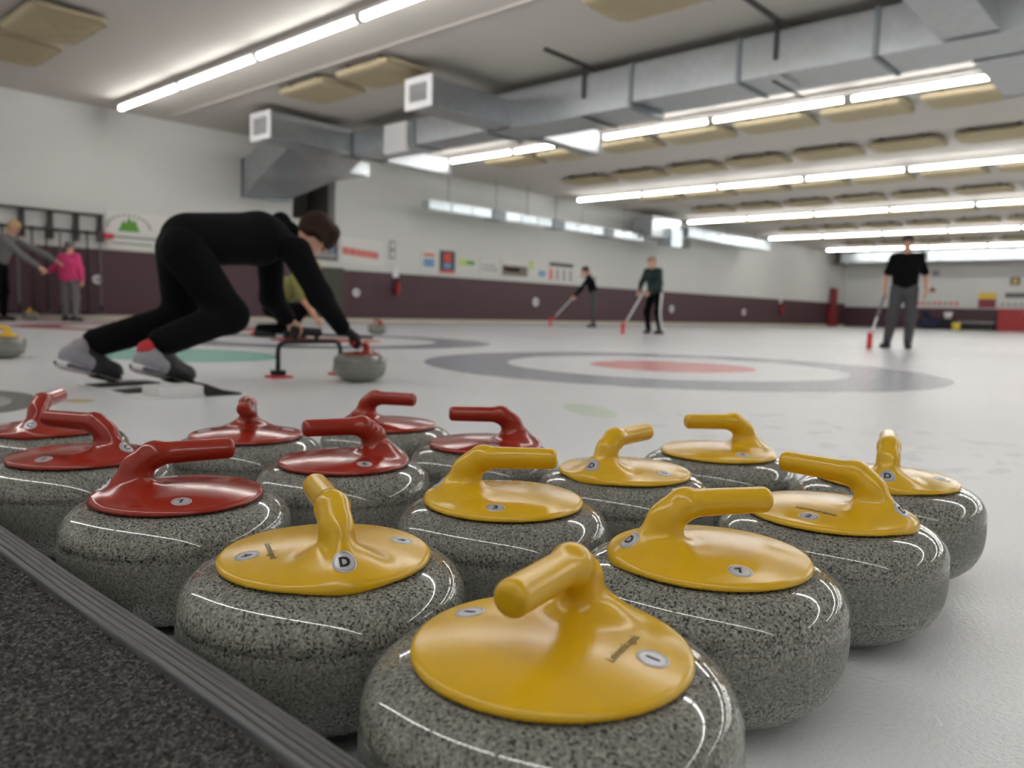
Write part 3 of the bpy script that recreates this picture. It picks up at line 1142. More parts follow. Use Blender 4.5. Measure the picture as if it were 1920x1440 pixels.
def stone(x, y, yaw, colour, letter, num, label, group, name_print=True, stickers=True):
    root = empty('curling_stone', (x, y, 0), math.radians(yaw), label, 'curling stone', group)
    b = mesh_obj('granite_body', GRAN, root)
    b.rotation_euler = (0, 0, random.uniform(0, 6.28))
    hd = mesh_obj('handle', HANDLE[colour], root, (0, 0, ZR))
    if not stickers:
        return root
    s = mesh_obj('sticker', STK_NECK, root, (0, 0, ZR))
    t = mesh_obj('letter', cached_text(letter, 'letter', letter, FR_NECK, 0.0140, 0.0007, 0.00080), s)
    for sd in (1, -1):
        s = mesh_obj('sticker', STK_SIDE[sd], root, (0, 0, ZR))
        mesh_obj('number', cached_text((num, sd), 'number', num, FR_SIDE[sd], 0.0140, 0.0006, 0.00080), s)
    if name_print:
        mesh_obj('printed_name', NAME_ME, root, (0, 0, ZR))
    return root


GY, GRD = 'yellow-handled stones lined up by the carpet', 'red-handled stones lined up by the carpet'
STONES = [
    ('Y', 0.454, 0.361, 12, '1', 'nearest yellow-handled granite curling stone numbered 1, at the bottom centre'),
    ('Y', 0.462, 0.669, 246, '4', 'yellow-handled stone numbered 4 beside the rubber strip, letter D facing camera'),
    ('Y', 0.757, 0.391, 145, '7', 'yellow-handled stone numbered 7, behind and right of the nearest stone'),
    ('Y', 0.774, 0.706, 129, '3', 'yellow-handled stone in the very middle of the group, number 3 sticker'),
    ('Y', 1.050, 0.369, 268, '2', 'yellow-handled stone numbered 2 at the right, handle pointing left over it'),
    ('Y', 1.067, 0.708, 180, '5', 'yellow-handled stone with D sticker behind the middle stone'),
    ('Y', 1.358, 0.691, 326, '8', 'farthest yellow-handled stone, handle pointing left above the ice'),
    ('Y', 1.349, 0.386, 197, '6', 'rightmost yellow-handled stone, neck with D sticker seen end on'),
    ('R', 0.470, 1.018, 161, '7', 'nearest red-handled stone numbered 7, handle pointing right, beside rubber strip'),
    ('R', 0.472, 1.380, 298, '2', 'red-handled stone numbered 2 at the left edge, handle pointing left'),
    ('R', 0.530, 1.716, 233, '4', 'farthest left red-handled stone, half hidden behind stone numbered 2'),
    ('R', 0.785, 1.407, 57, '5', 'red-handled stone whose handle points straight at the camera'),
    ('R', 0.772, 1.067, 343, '6', 'red-handled stone numbered 6 in the middle of the reds'),
    ('R', 1.089, 1.349, 110, '3', 'farthest red-handled stone, handle pointing right, back of the group'),
    ('R', 1.074, 1.033, 321, '8', 'red-handled stone numbered 8, beside the middle yellow stone'),
]
for c, x, y, yaw, num, lab in STONES:
    stone(x, y, yaw, 'yellow' if c == 'Y' else 'red', 'D' if c == 'Y' else 'C', num, lab, GY if c == 'Y' else GRD)
stone(2.445 * S, 3.25 * S, 8, 'red', 'C', '1', 'red-handled stone under the gloved hand of the crouching thrower', None)
stone(1.50 * S, 5.68 * S, 300, 'yellow', 'B', '3', 'yellow-handled stone cut by the left picture edge', None, stickers=False)
stone(1.62 * S, 6.75 * S, 250, 'yellow', 'B', '4', 'yellow-handled stone behind the one at left picture edge', None, stickers=False)
stone(4.62 * S, 15.75 * S, 230, 'yellow', 'A', '1', 'distant yellow-handled stone on the ice behind the grey-shirted person', None, stickers=False)
stone(6.95 * S, 8.85 * S, 300, 'red', 'B', '2', 'distant red-handled stone standing beyond the thrower, under the maroon wall', None, stickers=False)


# ------------------------------------------------------------------ people
def vec(*p):
    return np.array(p, float)


def unit(v):
    v = np.asarray(v, float)
    return v / np.linalg.norm(v)


def hand_prims(wrist, fdir, pnorm, side, k=1.0, curl=0.5):
    """palm and five fingers; pnorm = direction the palm faces, side=+1 puts the thumb on +lateral"""
    f = unit(fdir)
    n = unit(np.asarray(pnorm, float) - f * (np.asarray(pnorm, float) @ f))
    lat = np.cross(n, f) * side
    w_ = np.asarray(wrist, float)
    out = []
    lens = [0.066, 0.074, 0.069, 0.054]
    for i in range(4):
        o = (1.5 - i) * 0.0195
        kn = w_ + f * (0.085 - 0.006 * abs(i - 1)) * k + lat * o * k
        out.append((w_ + f * 0.012 * k + lat * o * 0.6 * k, kn, 0.015 * k, 0.0115 * k, None, 0.012 * k))
        p, d = kn, f
        for j, fr in enumerate((0.45, 0.31, 0.24)):
            a = curl * (0.9 if j == 0 else 1.0)
            d = unit(d * math.cos(a) + (n - d * (n @ d)) * math.sin(a))
            q = p + d * lens[i] * fr * k
            out.append((p, q, (0.0095 - j * 0.0008) * k, (0.0088 - j * 0.0009) * k, None, 0.003 * k))
            p = q
    tb = w_ + f * 0.028 * k + lat * 0.026 * k
    d = unit(f * 0.7 + lat * 0.65 + n * 0.35)
    q = tb + d * 0.042 * k
    out.append((tb, q, 0.0145 * k, 0.0115 * k, None, 0.010 * k))
    d2 = unit(d + n * curl * 0.9 + f * 0.35)
    out.append((q, q + d2 * 0.034 * k, 0.0112 * k, 0.0088 * k, None, 0.004 * k))
    return out


def head_prims(c, up, fwd, k):
    c, u, f = np.asarray(c, float), unit(up), unit(fwd)
    f = unit(f - u * (f @ u))
    s = np.cross(u, f)
    P = [(c + u * 0.03 * k - f * 0.018 * k, c + u * 0.03 * k + f * 0.012 * k, 0.080 * k, 0.076 * k, (s, 1.1)),
         (c - u * 0.02 * k + f * 0.016 * k, c - u * 0.065 * k + f * 0.038 * k, 0.066 * k, 0.042 * k),
         (c - u * 0.088 * k + f * 0.052 * k, c - u * 0.082 * k + f * 0.05 * k, 0.026 * k, 0.026 * k),
         (c + u * 0.008 * k + f * 0.086 * k, c - u * 0.024 * k + f * 0.100 * k, 0.008 * k, 0.013 * k, None, 0.008 * k),
         (c - u * 0.050 * k + f * 0.083 * k - s * 0.014 * k, c - u * 0.050 * k + f * 0.083 * k + s * 0.014 * k, 0.0075 * k, 0.0075 * k, None, 0.006 * k),
         (c + u * 0.022 * k + f * 0.080 * k - s * 0.03 * k, c + u * 0.022 * k + f * 0.080 * k + s * 0.03 * k, 0.012 * k, 0.012 * k, None, 0.012 * k)]
    for q in (1, -1):
        e = c + s * q * 0.078 * k - f * 0.004 * k
        P.append((e + u * 0.016 * k, e - u * 0.022 * k - f * 0.0, 0.014 * k, 0.010 * k, (s, 1.6), 0.006 * k))
    return P, s


def shoe(parent, ank, toe, k, upper='shoe_black', sole='rubber_black', outsole=None, up=(0, 0, 1)):
    """shoe whose sole runs from under the heel to the toe"""
    a, t = np.asarray(ank, float), np.asarray(toe, float)
    f = unit(t - a)
    u = unit(np.asarray(up, float) - f * (np.asarray(up, float) @ f))
    d = unit(t - a)
    L = 0.265 * k
    # sole direction: from heel to toe tip
    toe_p = t
    heel_p = a - u * 0.055 * k - d * 0.055 * k if False else toe_p - d * L
    P = [(heel_p + d * 0.04 * k + u * 0.045 * k, heel_p + d * 0.12 * k + u * 0.04 * k, 0.040 * k, 0.042 * k),
         (heel_p + d * 0.12 * k + u * 0.040 * k, toe_p - d * 0.05 * k + u * 0.028 * k, 0.043 * k, 0.036 * k),
         (toe_p - d * 0.08 * k + u * 0.026 * k, toe_p - d * 0.036 * k + u * 0.024 * k, 0.040 * k, 0.034 * k),
         (heel_p + d * 0.055 * k + u * 0.06 * k, heel_p + d * 0.075 * k + u * 0.10 * k, 0.042 * k, 0.040 * k)]
    s = mesh_obj('shoe', blob_mesh(P, 0.03 * k, 0.009 * k, upper), parent)
    S_ = [(heel_p + d * 0.036 * k + u * 0.012 * k, heel_p + d * 0.12 * k + u * 0.012 * k, 0.046 * k, 0.046 * k, (u, 2.1)),
          (heel_p + d * 0.12 * k + u * 0.012 * k, toe_p - d * 0.04 * k + u * 0.012 * k, 0.046 * k, 0.050 * k, (u, 2.1))]
    mesh_obj('sole', blob_mesh(S_, 0.01 * k, 0.007 * k, sole), s)
    if outsole:
        TB = [(toe_p - d * 0.11 * k + u * 0.034 * k, toe_p - d * 0.04 * k + u * 0.027 * k, 0.053 * k, 0.046 * k), (heel_p + d * 0.115 * k + u * 0.085 * k, toe_p - d * 0.11 * k + u * 0.050 * k, 0.042 * k, 0.042 * k)]
        mesh_obj('toe_panel', blob_mesh(TB, 0.02 * k, 0.008 * k, 'shoe_black'), s)
        S2 = [(p[0] - u * 0.014 * k, p[1] - u * 0.014 * k, p[2] * 0.98, p[3] * 0.98, (u, 5.0)) for p in S_]
        mesh_obj('outsole', blob_mesh(S2, 0.01 * k, 0.006 * k, outsole), s)
    return s


def blob_mesh(prims, k, h, m):
    f = prims_d(prims, k)
    lo, hi = bounds(prims, k * 0.6 + 2 * h)
    V, Q = isosurface(f, lo, hi, h, 1)
    return np_mesh('part', V, Q, m)


def person(label, J, k=1.0, top='black_tee', bottom='black_trousers', hair='hair_brown', hair_style='short', sleeve='long', curl=0.5, group=None,
           hv=0.009, loose=1.0, hood=False, rleg=None, rtorso=None, shoes=('shoe_black', 'rubber_black', None), glove=None, top_name='sweater', arm_loose=1.0,
           collar=True, socks=None):
    """J: joints in layout units (world). One continuous body; clothes, hair, shoes are its parts."""
    base = 0.5 * (J['ankR'] + J['ankL'])
    org = vec(base[0], base[1], 0)
    root = empty('person', tuple(org), 0, label, 'person', group)
    J = {n: (v - org if n not in ('up', 'fwd', 'fR', 'fL', 'nR', 'nL', 'side', 'shoe_up') else v) for n, v in J.items()}
    side = unit(J['shL'] - J['shR'])
    hp, s = head_prims(J['head'], J['up'], J['fwd'], k)
    u, f = unit(J['up']), unit(J['fwd'])
    # body
    B = list(hp)
    B.append((J['head'] - u * 0.06 * k - f * 0.01 * k, J['neck'], 0.050 * k, 0.058 * k))
    B.append((J['neck'], J['chest'], 0.06 * k, 0.105 * k, (side, 0.8)))
    B.append((J['chest'], J['pelvis'], 0.108 * k, 0.10 * k, (side, 0.75)))
    for q in 'RL':
        B.append((J['neck'] * 0.4 + J['sh' + q] * 0.6, J['sh' + q], 0.045 * k, 0.048 * k))
        B.append((J['sh' + q], J['el' + q], 0.047 * k, 0.037 * k))
        B.append((J['el' + q], J['wr' + q], 0.037 * k, 0.026 * k))
        B.append((J['hip' + q], J['knee' + q], 0.075 * k, 0.052 * k))
        B.append((J['knee' + q], J['ank' + q], 0.050 * k, 0.036 * k))
        hpz = hand_prims(J['wr' + q], J['f' + q], J['n' + q], 1 if q == 'R' else -1, k * 0.98, curl)
        B += hpz
    mesh_obj('body', blob_mesh(B, 0.025 * k, hv * 0.72, 'skin'), root)
    for q in (1, -1):
        e = J['head'] + f * 0.083 * k + s * q * 0.031 * k + u * 0.004 * k
        mesh_obj('eye', blob_mesh([(e, e + s * 0.001, 0.010 * k, 0.010 * k)], 0.002, 0.0045, 'glass_dark'), root)
    # trousers
    rl = rleg or (0.098, 0.074, 0.056)
    T = [(J['pelvis'] + unit(J['chest'] - J['pelvis']) * 0.05 * k, J['pelvis'] - vec(0, 0, 0.02 * k), 0.118 * k, 0.118 * k, (side, 0.78))]
    for q in 'RL':
        T.append((J['hip' + q], J['knee' + q], rl[0] * k * loose, rl[1] * k * loose))
        hem = 0.90 if 'heelR' in J else 1.0
        T.append((J['knee' + q], J['knee' + q] * (1 - hem) + J['ank' + q] * hem, rl[1] * k * loose, rl[2] * k * loose))
    mesh_obj('trousers', blob_mesh(T, 0.045 * k, hv, bottom), root)
    # top
    rt = rtorso or (0.128, 0.122)
    W = [(J['chest'], J['pelvis'] + unit(J['chest'] - J['pelvis']) * 0.03 * k, rt[0] * k, rt[1] * k, (side, 0.74)),
         (J['neck'] - unit(J['neck'] - J['chest']) * 0.03 * k, J['chest'], 0.074 * k, rt[0] * k, (side, 0.78))]
    for q in 'RL':
        W.append((J['neck'] * 0.35 + J['sh' + q] * 0.65, J['sh' + q], 0.062 * k, 0.066 * k))
        a1 = 0.063 * arm_loose
        a2 = 0.052 * arm_loose
        if sleeve == 'long':
            W.append((J['sh' + q], J['el' + q], a1 * k, a2 * k))
            W.append((J['el' + q], J['wr' + q] * 0.90 + J['el' + q] * 0.10, a2 * k, 0.039 * k * arm_loose))
        else:
            W.append((J['sh' + q], J['el' + q] * 0.85 + J['sh' + q] * 0.15, a1 * k, 0.058 * k))
    tp = mesh_obj(top_name, blob_mesh(W, 0.04 * k, hv, top), root)
    if hood:
        nb = J['neck'] - f * 0.05 * k + u * 0.02 * k
        Hd = [(nb - side * 0.07 * k - f * 0.0 * k, nb - f * 0.055 * k + u * 0.015 * k, 0.036 * k, 0.048 * k), (nb - f * 0.055 * k + u * 0.015 * k, nb + side * 0.07 * k, 0.048 * k, 0.036 * k),
              (nb + side * 0.07 * k, nb + side * 0.05 * k + f * 0.07 * k - u * 0.03 * k, 0.036 * k, 0.022 * k), (nb - side * 0.07 * k, nb - side * 0.05 * k + f * 0.07 * k - u * 0.03 * k, 0.036 * k, 0.022 * k)]
        mesh_obj('hood', blob_mesh(Hd, 0.03 * k, hv, top), root)
    # hair / headgear
    c = J['head']
    if hair_style == 'short':
        Hh = [(c + u * 0.040 * k - f * 0.030 * k, c + u * 0.045 * k + f * 0.020 * k, 0.086 * k, 0.076 * k, (s, 1.04)),
              (c + u * 0.0 * k - f * 0.045 * k, c - u * 0.05 * k - f * 0.045 * k, 0.070 * k, 0.05 * k)]
    elif hair_style == 'mop':
        Hh = [(c + u * 0.040 * k - f * 0.030 * k, c + u * 0.045 * k + f * 0.025 * k, 0.092 * k, 0.084 * k, (s, 1.0)),
              (c + u * 0.0 * k - f * 0.045 * k, c - u * 0.06 * k - f * 0.045 * k, 0.078 * k, 0.055 * k),
              (c + u * 0.07 * k + f * 0.05 * k, c + u * 0.015 * k + f * 0.095 * k, 0.05 * k, 0.022 * k, (s, 0.6))]
        for q in (1, -1):
            Hh.append((c + s * q * 0.065 * k + u * 0.04 * k, c + s * q * 0.078 * k - u * 0.035 * k + f * 0.012 * k, 0.04 * k, 0.02 * k))
            Hh.append((c + s * q * 0.06 * k + u * 0.04 * k + f * 0.05 * k, c + s * q * 0.066 * k - u * 0.0 * k + f * 0.07 * k, 0.035 * k, 0.014 * k))
        for i in range(26):
            an = -2.3 + 4.6 * i / 25
            rd = f * math.cos(an) + s * math.sin(an)
            ln = 0.02 + 0.05 * abs(math.sin(an * 1.0)) + 0.02 * random.random()
            Hh.append((c + u * 0.05 * k + rd * 0.062 * k, c + u * 0.03 * k - u * ln * k + rd * (0.090 + 0.010 * random.random()) * k, 0.026 * k, 0.007 * k, None, 0.012 * k))
    elif hair_style == 'long':
        Hh = [(c + u * 0.040 * k - f * 0.030 * k, c + u * 0.045 * k + f * 0.015 * k, 0.088 * k, 0.076 * k, (s, 1.02)),
              (c + u * 0.0 * k - f * 0.05 * k, c - u * 0.14 * k - f * 0.075 * k, 0.068 * k, 0.035 * k)]
    else:
        Hh = [(c + u * 0.046 * k - f * 0.020 * k, c + u * 0.046 * k + f * 0.012 * k, 0.088 * k, 0.082 * k, (s, 1.02))]
        if hair_style == 'cap':
            Hh.append((c + u * 0.045 * k + f * 0.06 * k, c + u * 0.035 * k + f * 0.135 * k, 0.05 * k, 0.045 * k, (u, 4.5), 0.01 * k))
    cut = c
    mesh_obj({'cap': 'cap', 'beanie': 'beanie'}.get(hair_style, 'hair'), blob_mesh(Hh, 0.03 * k, hv * 0.85, hair), root)
    # shoes
    for q in 'RL':
        shoe(root, J.get('heel' + q, J['ank' + q]), J['toe' + q], k * (1.16 if 'heelR' in J else 1), *shoes, free='heelR' in J)
        if socks:
            d = unit(J['ank' + q] - J['knee' + q])
            mesh_obj('sock', blob_mesh([(J['ank' + q] - d * 0.03 * k, J['ank' + q] + d * 0.045 * k, 0.043 * k, 0.040 * k)], 0.01, 0.008, socks), root)
    if glove:
        q = 'R'
        G = []
        for p in hand_prims(J['wr' + q] , J['f' + q], J['n' + q], 1, k * 1.0, curl):
            G.append((p[0], p[1], p[2] + 0.006 * k, p[3] + 0.005 * k, None, p[5] * 1.4))
        mesh_obj('glove', blob_mesh(G, 0.01 * k, 0.006 * k, glove), root)
    return root


def local_joints(loc, yaw, k, d):
    """d: joints in a local frame (x forward, y left, z up) for a 1.75 tall figure -> world"""
    c, s = math.cos(yaw), math.sin(yaw)
    Rm = np.array([[c, -s, 0], [s, c, 0], [0, 0, 1]])
    J = {}
    for n, v in d.items():
        v = np.asarray(v, float)
        if n in ('up', 'fwd', 'fR', 'fL', 'nR', 'nL', 'shoe_up'):
            J[n] = Rm @ v
        else:
            J[n] = Rm @ (v * k) + np.array([loc[0], loc[1], 0])
    return J


def stand(lean=0.0, **over):
    d = dict(pelvis=(0, 0, 0.97), chest=(0, 0, 1.27), neck=(0.0, 0, 1.47), head=(0.025, 0, 1.635), up=(0, 0, 1), fwd=(1, 0, 0),
             shR=(0, -0.175, 1.41), shL=(0, 0.175, 1.41), elR=(-0.03, -0.235, 1.12), elL=(-0.03, 0.235, 1.12), wrR=(0.05, -0.25, 0.88), wrL=(0.05, 0.25, 0.88),
             fR=(0.1, 0, -1), fL=(0.1, 0, -1), nR=(0, 1, 0), nL=(0, -1, 0),
             hipR=(0, -0.095, 0.93), hipL=(0, 0.095, 0.93), kneeR=(0.02, -0.11, 0.50), kneeL=(0.02, 0.11, 0.50), ankR=(-0.02, -0.12, 0.09), ankL=(-0.02, 0.12, 0.09),
             toeR=(0.17, -0.14, 0.012), toeL=(0.17, 0.14, 0.012))
    if lean:
        c, s = math.cos(lean), math.sin(lean)
        for n in ('pelvis', 'chest', 'neck', 'head', 'shR', 'shL', 'elR', 'elL', 'wrR', 'wrL'):
            x, y, z = d[n]
            z -= 0.95
            d[n] = (x * c + z * s, y, -x * s + z * c + 0.95)
        for n in ('up', 'fwd'):
            x, y, z = d[n]
            d[n] = (x * c + z * s, y, -x * s + z * c)
    d.update(over)
    return d


# toe points are on the sole; push shoes so they stand flat
def flat_feet(d):
    for q in 'RL':
        a = np.array(d['ank' + q])
        t = np.array(d['toe' + q])
        f = unit(vec(t[0] - a[0], t[1] - a[1], 0))
        d['toe' + q] = tuple(vec(a[0], a[1], 0) + f * 0.185 + vec(0, 0, 0.004))
    return d


_shoe_old = shoe


def shoe(parent, ank, toe, k, upper='shoe_black', sole='rubber_black', outsole=None, free=False):
    a, t = np.asarray(ank, float).copy(), np.asarray(toe, float)
    if not free:          # standing: sole lies flat
        a[2] = t[2]
    return _shoe_old(parent, a, t, k, upper, sole, outsole)


# --- the thrower, crouching out of the hack with one gloved hand on a stone
TJ = dict(pelvis=vec(1.625, 3.45, 0.655), chest=vec(1.985, 3.43, 0.690), neck=vec(2.15, 3.43, 0.700), head=vec(2.295, 3.42, 0.735), up=vec(0.62, 0.0, 0.55), fwd=vec(0.62, -0.15, -0.62),
          shR=vec(2.085, 3.27, 0.630), shL=vec(2.13, 3.58, 0.635), elR=vec(2.20, 3.245, 0.425), elL=vec(2.165, 3.62, 0.415), wrR=vec(2.345, 3.255, 0.262), wrL=vec(2.265, 3.63, 0.305),
          fR=vec(0.86, 0.0, -0.42), nR=vec(-0.25, 0.0, -1), fL=vec(0.75, 0.0, -0.45), nL=vec(-0.4, 0, -1),
          hipR=vec(1.585, 3.36, 0.600), hipL=vec(1.645, 3.54, 0.610), kneeR=vec(1.765, 3.30, 0.325), kneeL=vec(1.68, 3.60, 0.305), ankR=vec(1.425, 3.30, 0.195), ankL=vec(1.270, 3.60, 0.185),
          toeR=vec(1.585, 3.30, 0.030), toeL=vec(1.40, 3.60, 0.030), heelR=vec(1.315, 3.30, 0.105), heelL=vec(1.155, 3.60, 0.100))
person('person in black crouching forward in the hack, gloved hand on a red-handled stone', TJ, k=0.86, top='black_cloth', bottom='black_trousers', hair='hair_brown', hair_style='mop',
       hood=True, hv=0.009, rleg=(0.115, 0.088, 0.072), rtorso=(0.142, 0.138), shoes=('shoe_grey', 'shoe_white', 'shoe_red'), glove='rubber_black', curl=0.62, arm_loose=1.28, socks='red_sock')

# --- man in black shirt with grey trousers
D = flat_feet(stand(0.0, elR=(-0.02, -0.27, 1.14), wrR=(0.06, -0.28, 0.90), elL=(-0.06, 0.29, 1.15), wrL=(0.06, 0.30, 0.92), kneeR=(0.03, -0.14, 0.5), ankR=(-0.02, -0.20, 0.09), ankL=(-0.02, 0.10, 0.09),
                    toeR=(0.15, -0.28, 0), toeL=(0.18, 0.12, 0), head=(0.02, 0, 1.64)))
MAN = (11.75, 3.30)
J = local_joints(MAN, math.radians(-163), 0.885, D)
person('man in a black short-sleeved shirt, grey trousers and cap standing with a broom', J, k=0.90, top='black_tee', bottom='dark_grey', hair='cap_cloth', hair_style='cap', sleeve='short', hv=0.011, loose=1.1, top_name='shirt', rtorso=(0.145, 0.135), curl=0.4)
MAN_HAND = J['wrR'] + unit(J['fR']) * 0.07

# --- woman in dark green
D = flat_feet(stand(0.22, elR=(0.17, -0.27, 1.13), wrR=(0.36, -0.16, 0.95), elL=(0.15, 0.26, 1.12), wrL=(0.34, 0.10, 0.93), fR=(0.6, 0.3, -0.5), fL=(0.6, -0.3, -0.5), nR=(0, 0.4, -1), nL=(0, -0.4, -1),
                    hipR=(0, -0.1, 0.9), hipL=(0, 0.1, 0.9), pelvis=(0, 0, 0.94), kneeR=(0.10, -0.13, 0.48), kneeL=(0.06, 0.14, 0.48), ankR=(-0.02, -0.17, 0.09), ankL=(-0.02, 0.17, 0.09)))
GRN = (13.35, 8.30)
J = local_joints(GRN, math.radians(172), 0.87, D)
WOMAN = person('woman in a dark green sweatshirt leaning on a broom, black trousers with white stripe', J, k=0.88, top='green_cloth', bottom='black_trousers', hair='hair_light', hair_style='long', hv=0.012, curl=0.9, arm_loose=1.15, rtorso=(0.14, 0.14))
GRN_J = J
GRN_HAND = 0.5 * (J['wrR'] + J['wrL'])

# --- person in black leaning to the left, far off
D = flat_feet(stand(0.38, elR=(0.42, -0.22, 1.02), wrR=(0.58, -0.12, 0.85), elL=(0.40, 0.2, 1.02), wrL=(0.55, 0.1, 0.86), fR=(0.5, 0.2, -0.8), fL=(0.5, -0.2, -0.8), ankR=(0.0, -0.08, 0.09), ankL=(0.0, 0.08, 0.09)))
BLK = (17.3, 12.66)
J = local_joints(BLK, math.radians(128), 0.96, D)
person('distant person all in black leaning forward over a broom by the wall', J, k=0.95, top='black_cloth', bottom='dark_grey', hair='hair_brown', hair_style='short', hv=0.013, curl=0.8)
BLK_HAND = 0.5 * (J['wrR'] + J['wrL'])

# --- child in pink, seen from behind
D = flat_feet(stand(0.0, elL=(0.02, 0.36, 1.18), wrL=(0.06, 0.58, 1.08), fL=(0.1, 1, -0.1), nL=(0, 0, -1), elR=(0.0, -0.26, 1.15), wrR=(0.0, -0.30, 0.90), kneeR=(0.02, -0.12, 0.5), ankR=(0, -0.12, 0.09), ankL=(0, 0.12, 0.09)))
PNK = (5.15, 15.35)
J = local_joints(PNK, math.radians(35), 0.80, D)
person('child in a bright pink jacket and grey beanie, seen from behind', J, k=0.88, top='pink_cloth', bottom='child_grey', hair='grey_cloth', hair_style='beanie', hv=0.011, top_name='jacket', rtorso=(0.165, 0.16), arm_loose=1.2, loose=1.05)

# --- grown-up in grey bending towards the child
D = flat_feet(stand(0.40, elR=(0.62, -0.24, 1.04), wrR=(0.82, -0.20, 0.90), elL=(0.66, 0.2, 1.14), wrL=(0.90, 0.14, 1.02), fR=(0.8, 0.0, -0.5), fL=(0.85, 0.0, -0.4), nR=(0, 0.3, -1), nL=(0, -0.3, -1)))
GRY = (4.06, 15.38)
J = local_joints(GRY, math.radians(-48), 1.0, D)
person('person in a grey shirt at the left edge, bending with outstretched arms towards the child', J, k=0.92, top='grey_cloth', bottom='black_trousers', hair='hair_blond', hair_style='long', hv=0.012, top_name='shirt', curl=0.3)

# --- second player, crouching on the next sheet, in olive
D = dict(pelvis=(-0.10, 0, 0.36), chest=(0.10, 0, 0.60), neck=(0.24, 0, 0.72), head=(0.35, 0, 0.82), up=(0.5, 0, 0.85), fwd=(0.9, 0, -0.35),
         shR=(0.18, -0.17, 0.68), shL=(0.18, 0.17, 0.68), elR=(0.30, -0.22, 0.44), elL=(0.28, 0.22, 0.44), wrR=(0.42, -0.2, 0.26), wrL=(0.36, 0.22, 0.24), fR=(0.8, 0, -0.6), fL=(0.8, 0, -0.6), nR=(0, 0, -1), nL=(0, 0, -1),
         hipR=(-0.10, -0.10, 0.34), hipL=(-0.10, 0.10, 0.34), kneeR=(0.26, -0.14, 0.34), kneeL=(0.12, 0.15, 0.10), ankR=(0.12, -0.13, 0.09), ankL=(-0.28, 0.14, 0.10), toeR=(0.3, -0.13, 0.0), toeL=(-0.12, 0.14, 0.01))
D = flat_feet(D)
OLV = (4.98, 8.12)
J = local_joints(OLV, math.radians(-42), 0.98, D)
person('blond player in an olive shirt crouching behind the thrower, on the next sheet', J, k=0.95, top='olive_cloth', bottom='black_trousers', hair='hair_blond', hair_style='short', hv=0.012, top_name='shirt', sleeve='short', curl=0.8)


# ------------------------------------------------------------------ brooms
def broom(label, hand, head_xy, shaft='shaft_grey', k=0.92, group=None, yaw=0.0, over=0.5, tip_up=True):
    """sweeping broom: shaft from the ice up through the hand"""
    p = vec(head_xy[0], head_xy[1], 0.0)
    root = empty('curling_broom', tuple(p), 0, label, 'broom', group)
    h = np.asarray(hand, float) - p
    tip = vec(0, 0, 0.125 * k)
    d = unit(h - tip)
    bm = bmesh.new()
    c, s = math.cos(yaw), math.sin(yaw)
    box(bm, (-0.045 * k, -0.034 * k, 0.002), (-0.005 * k, 0.034 * k, 0.235 * k), 0, 0.008)
    bmesh.ops.rotate(bm, verts=bm.verts, matrix=Matrix.Rotation(yaw, 3, 'Z'))
    mesh_obj('pad', bm_mesh('pad', bm, 'red_brush'), root)
    bm = bmesh.new()
    box(bm, (-0.005 * k, -0.028 * k, 0.015 * k), (0.025 * k, 0.028 * k, 0.22 * k), 0, 0.006)
    bmesh.ops.rotate(bm, verts=bm.verts, matrix=Matrix.Rotation(yaw, 3, 'Z'))
    mesh_obj('brush_block', bm_mesh('brush_block', bm, 'red_brush'), root)
    tube_obj('ferrule', tuple(vec(0, 0, 0.115 * k)), tuple(tip + d * 0.22 * k), 0.021 * k, 'red_brush', root, rb=0.017 * k)
    tube_obj('shaft', tuple(tip + d * 0.10 * k), tuple(tip + d * 0.55 * k), 0.0165 * k, 'shaft_white', root)
    tube_obj('grip', tuple(tip + d * 0.55 * k), tuple(h + d * over * k), 0.0165 * k, shaft, root)
    return root


broom('broom with a red head held by the man in the black shirt', MAN_HAND, (10.80, 3.42), 'shaft_grey', yaw=0.5, over=0.10)
broom('broom with a red head held by the woman in green', GRN_HAND, (12.15, 8.22), 'shaft_white', yaw=0.8, over=0.15)
broom('broom with a red head held by the distant person in black', BLK_HAND, (16.55, 13.55), 'shaft_white', yaw=0.4, over=0.2)
# a broom lying on the ice behind the thrower
lb = empty('curling_broom', (4.95, 8.55, 0.0), math.radians(-46), 'black broom with a red pad lying on ice behind the thrower', 'broom')
bx('pad', (-0.10, -0.05, 0.0), (0.12, 0.05, 0.045), 'red_brush', lb, 0.008)
bx('brush_block', (-0.05, -0.04, 0.045), (0.12, 0.04, 0.075), 'rubber_black', lb, 0.008)
tube_obj('shaft', (0.10, 0.0, 0.055), (1.35, 0.0, 0.016), 0.016, 'rubber_black', lb)

# white stripe down the outside of the woman's trouser leg
sj = {n: GRN_J[n] - np.array(WOMAN.location) for n in ('hipL', 'kneeL', 'ankL')}
sd_ = unit(GRN_J['shL'] - GRN_J['shR'])
mesh_obj('stripe', blob_mesh([(sj['hipL'] + sd_ * 0.072, sj['kneeL'] + sd_ * 0.055, 0.034, 0.028), (sj['kneeL'] + sd_ * 0.055, sj['ankL'] + sd_ * 0.042, 0.028, 0.022)], 0.02, 0.010, 'shaft_white'), WOMAN)

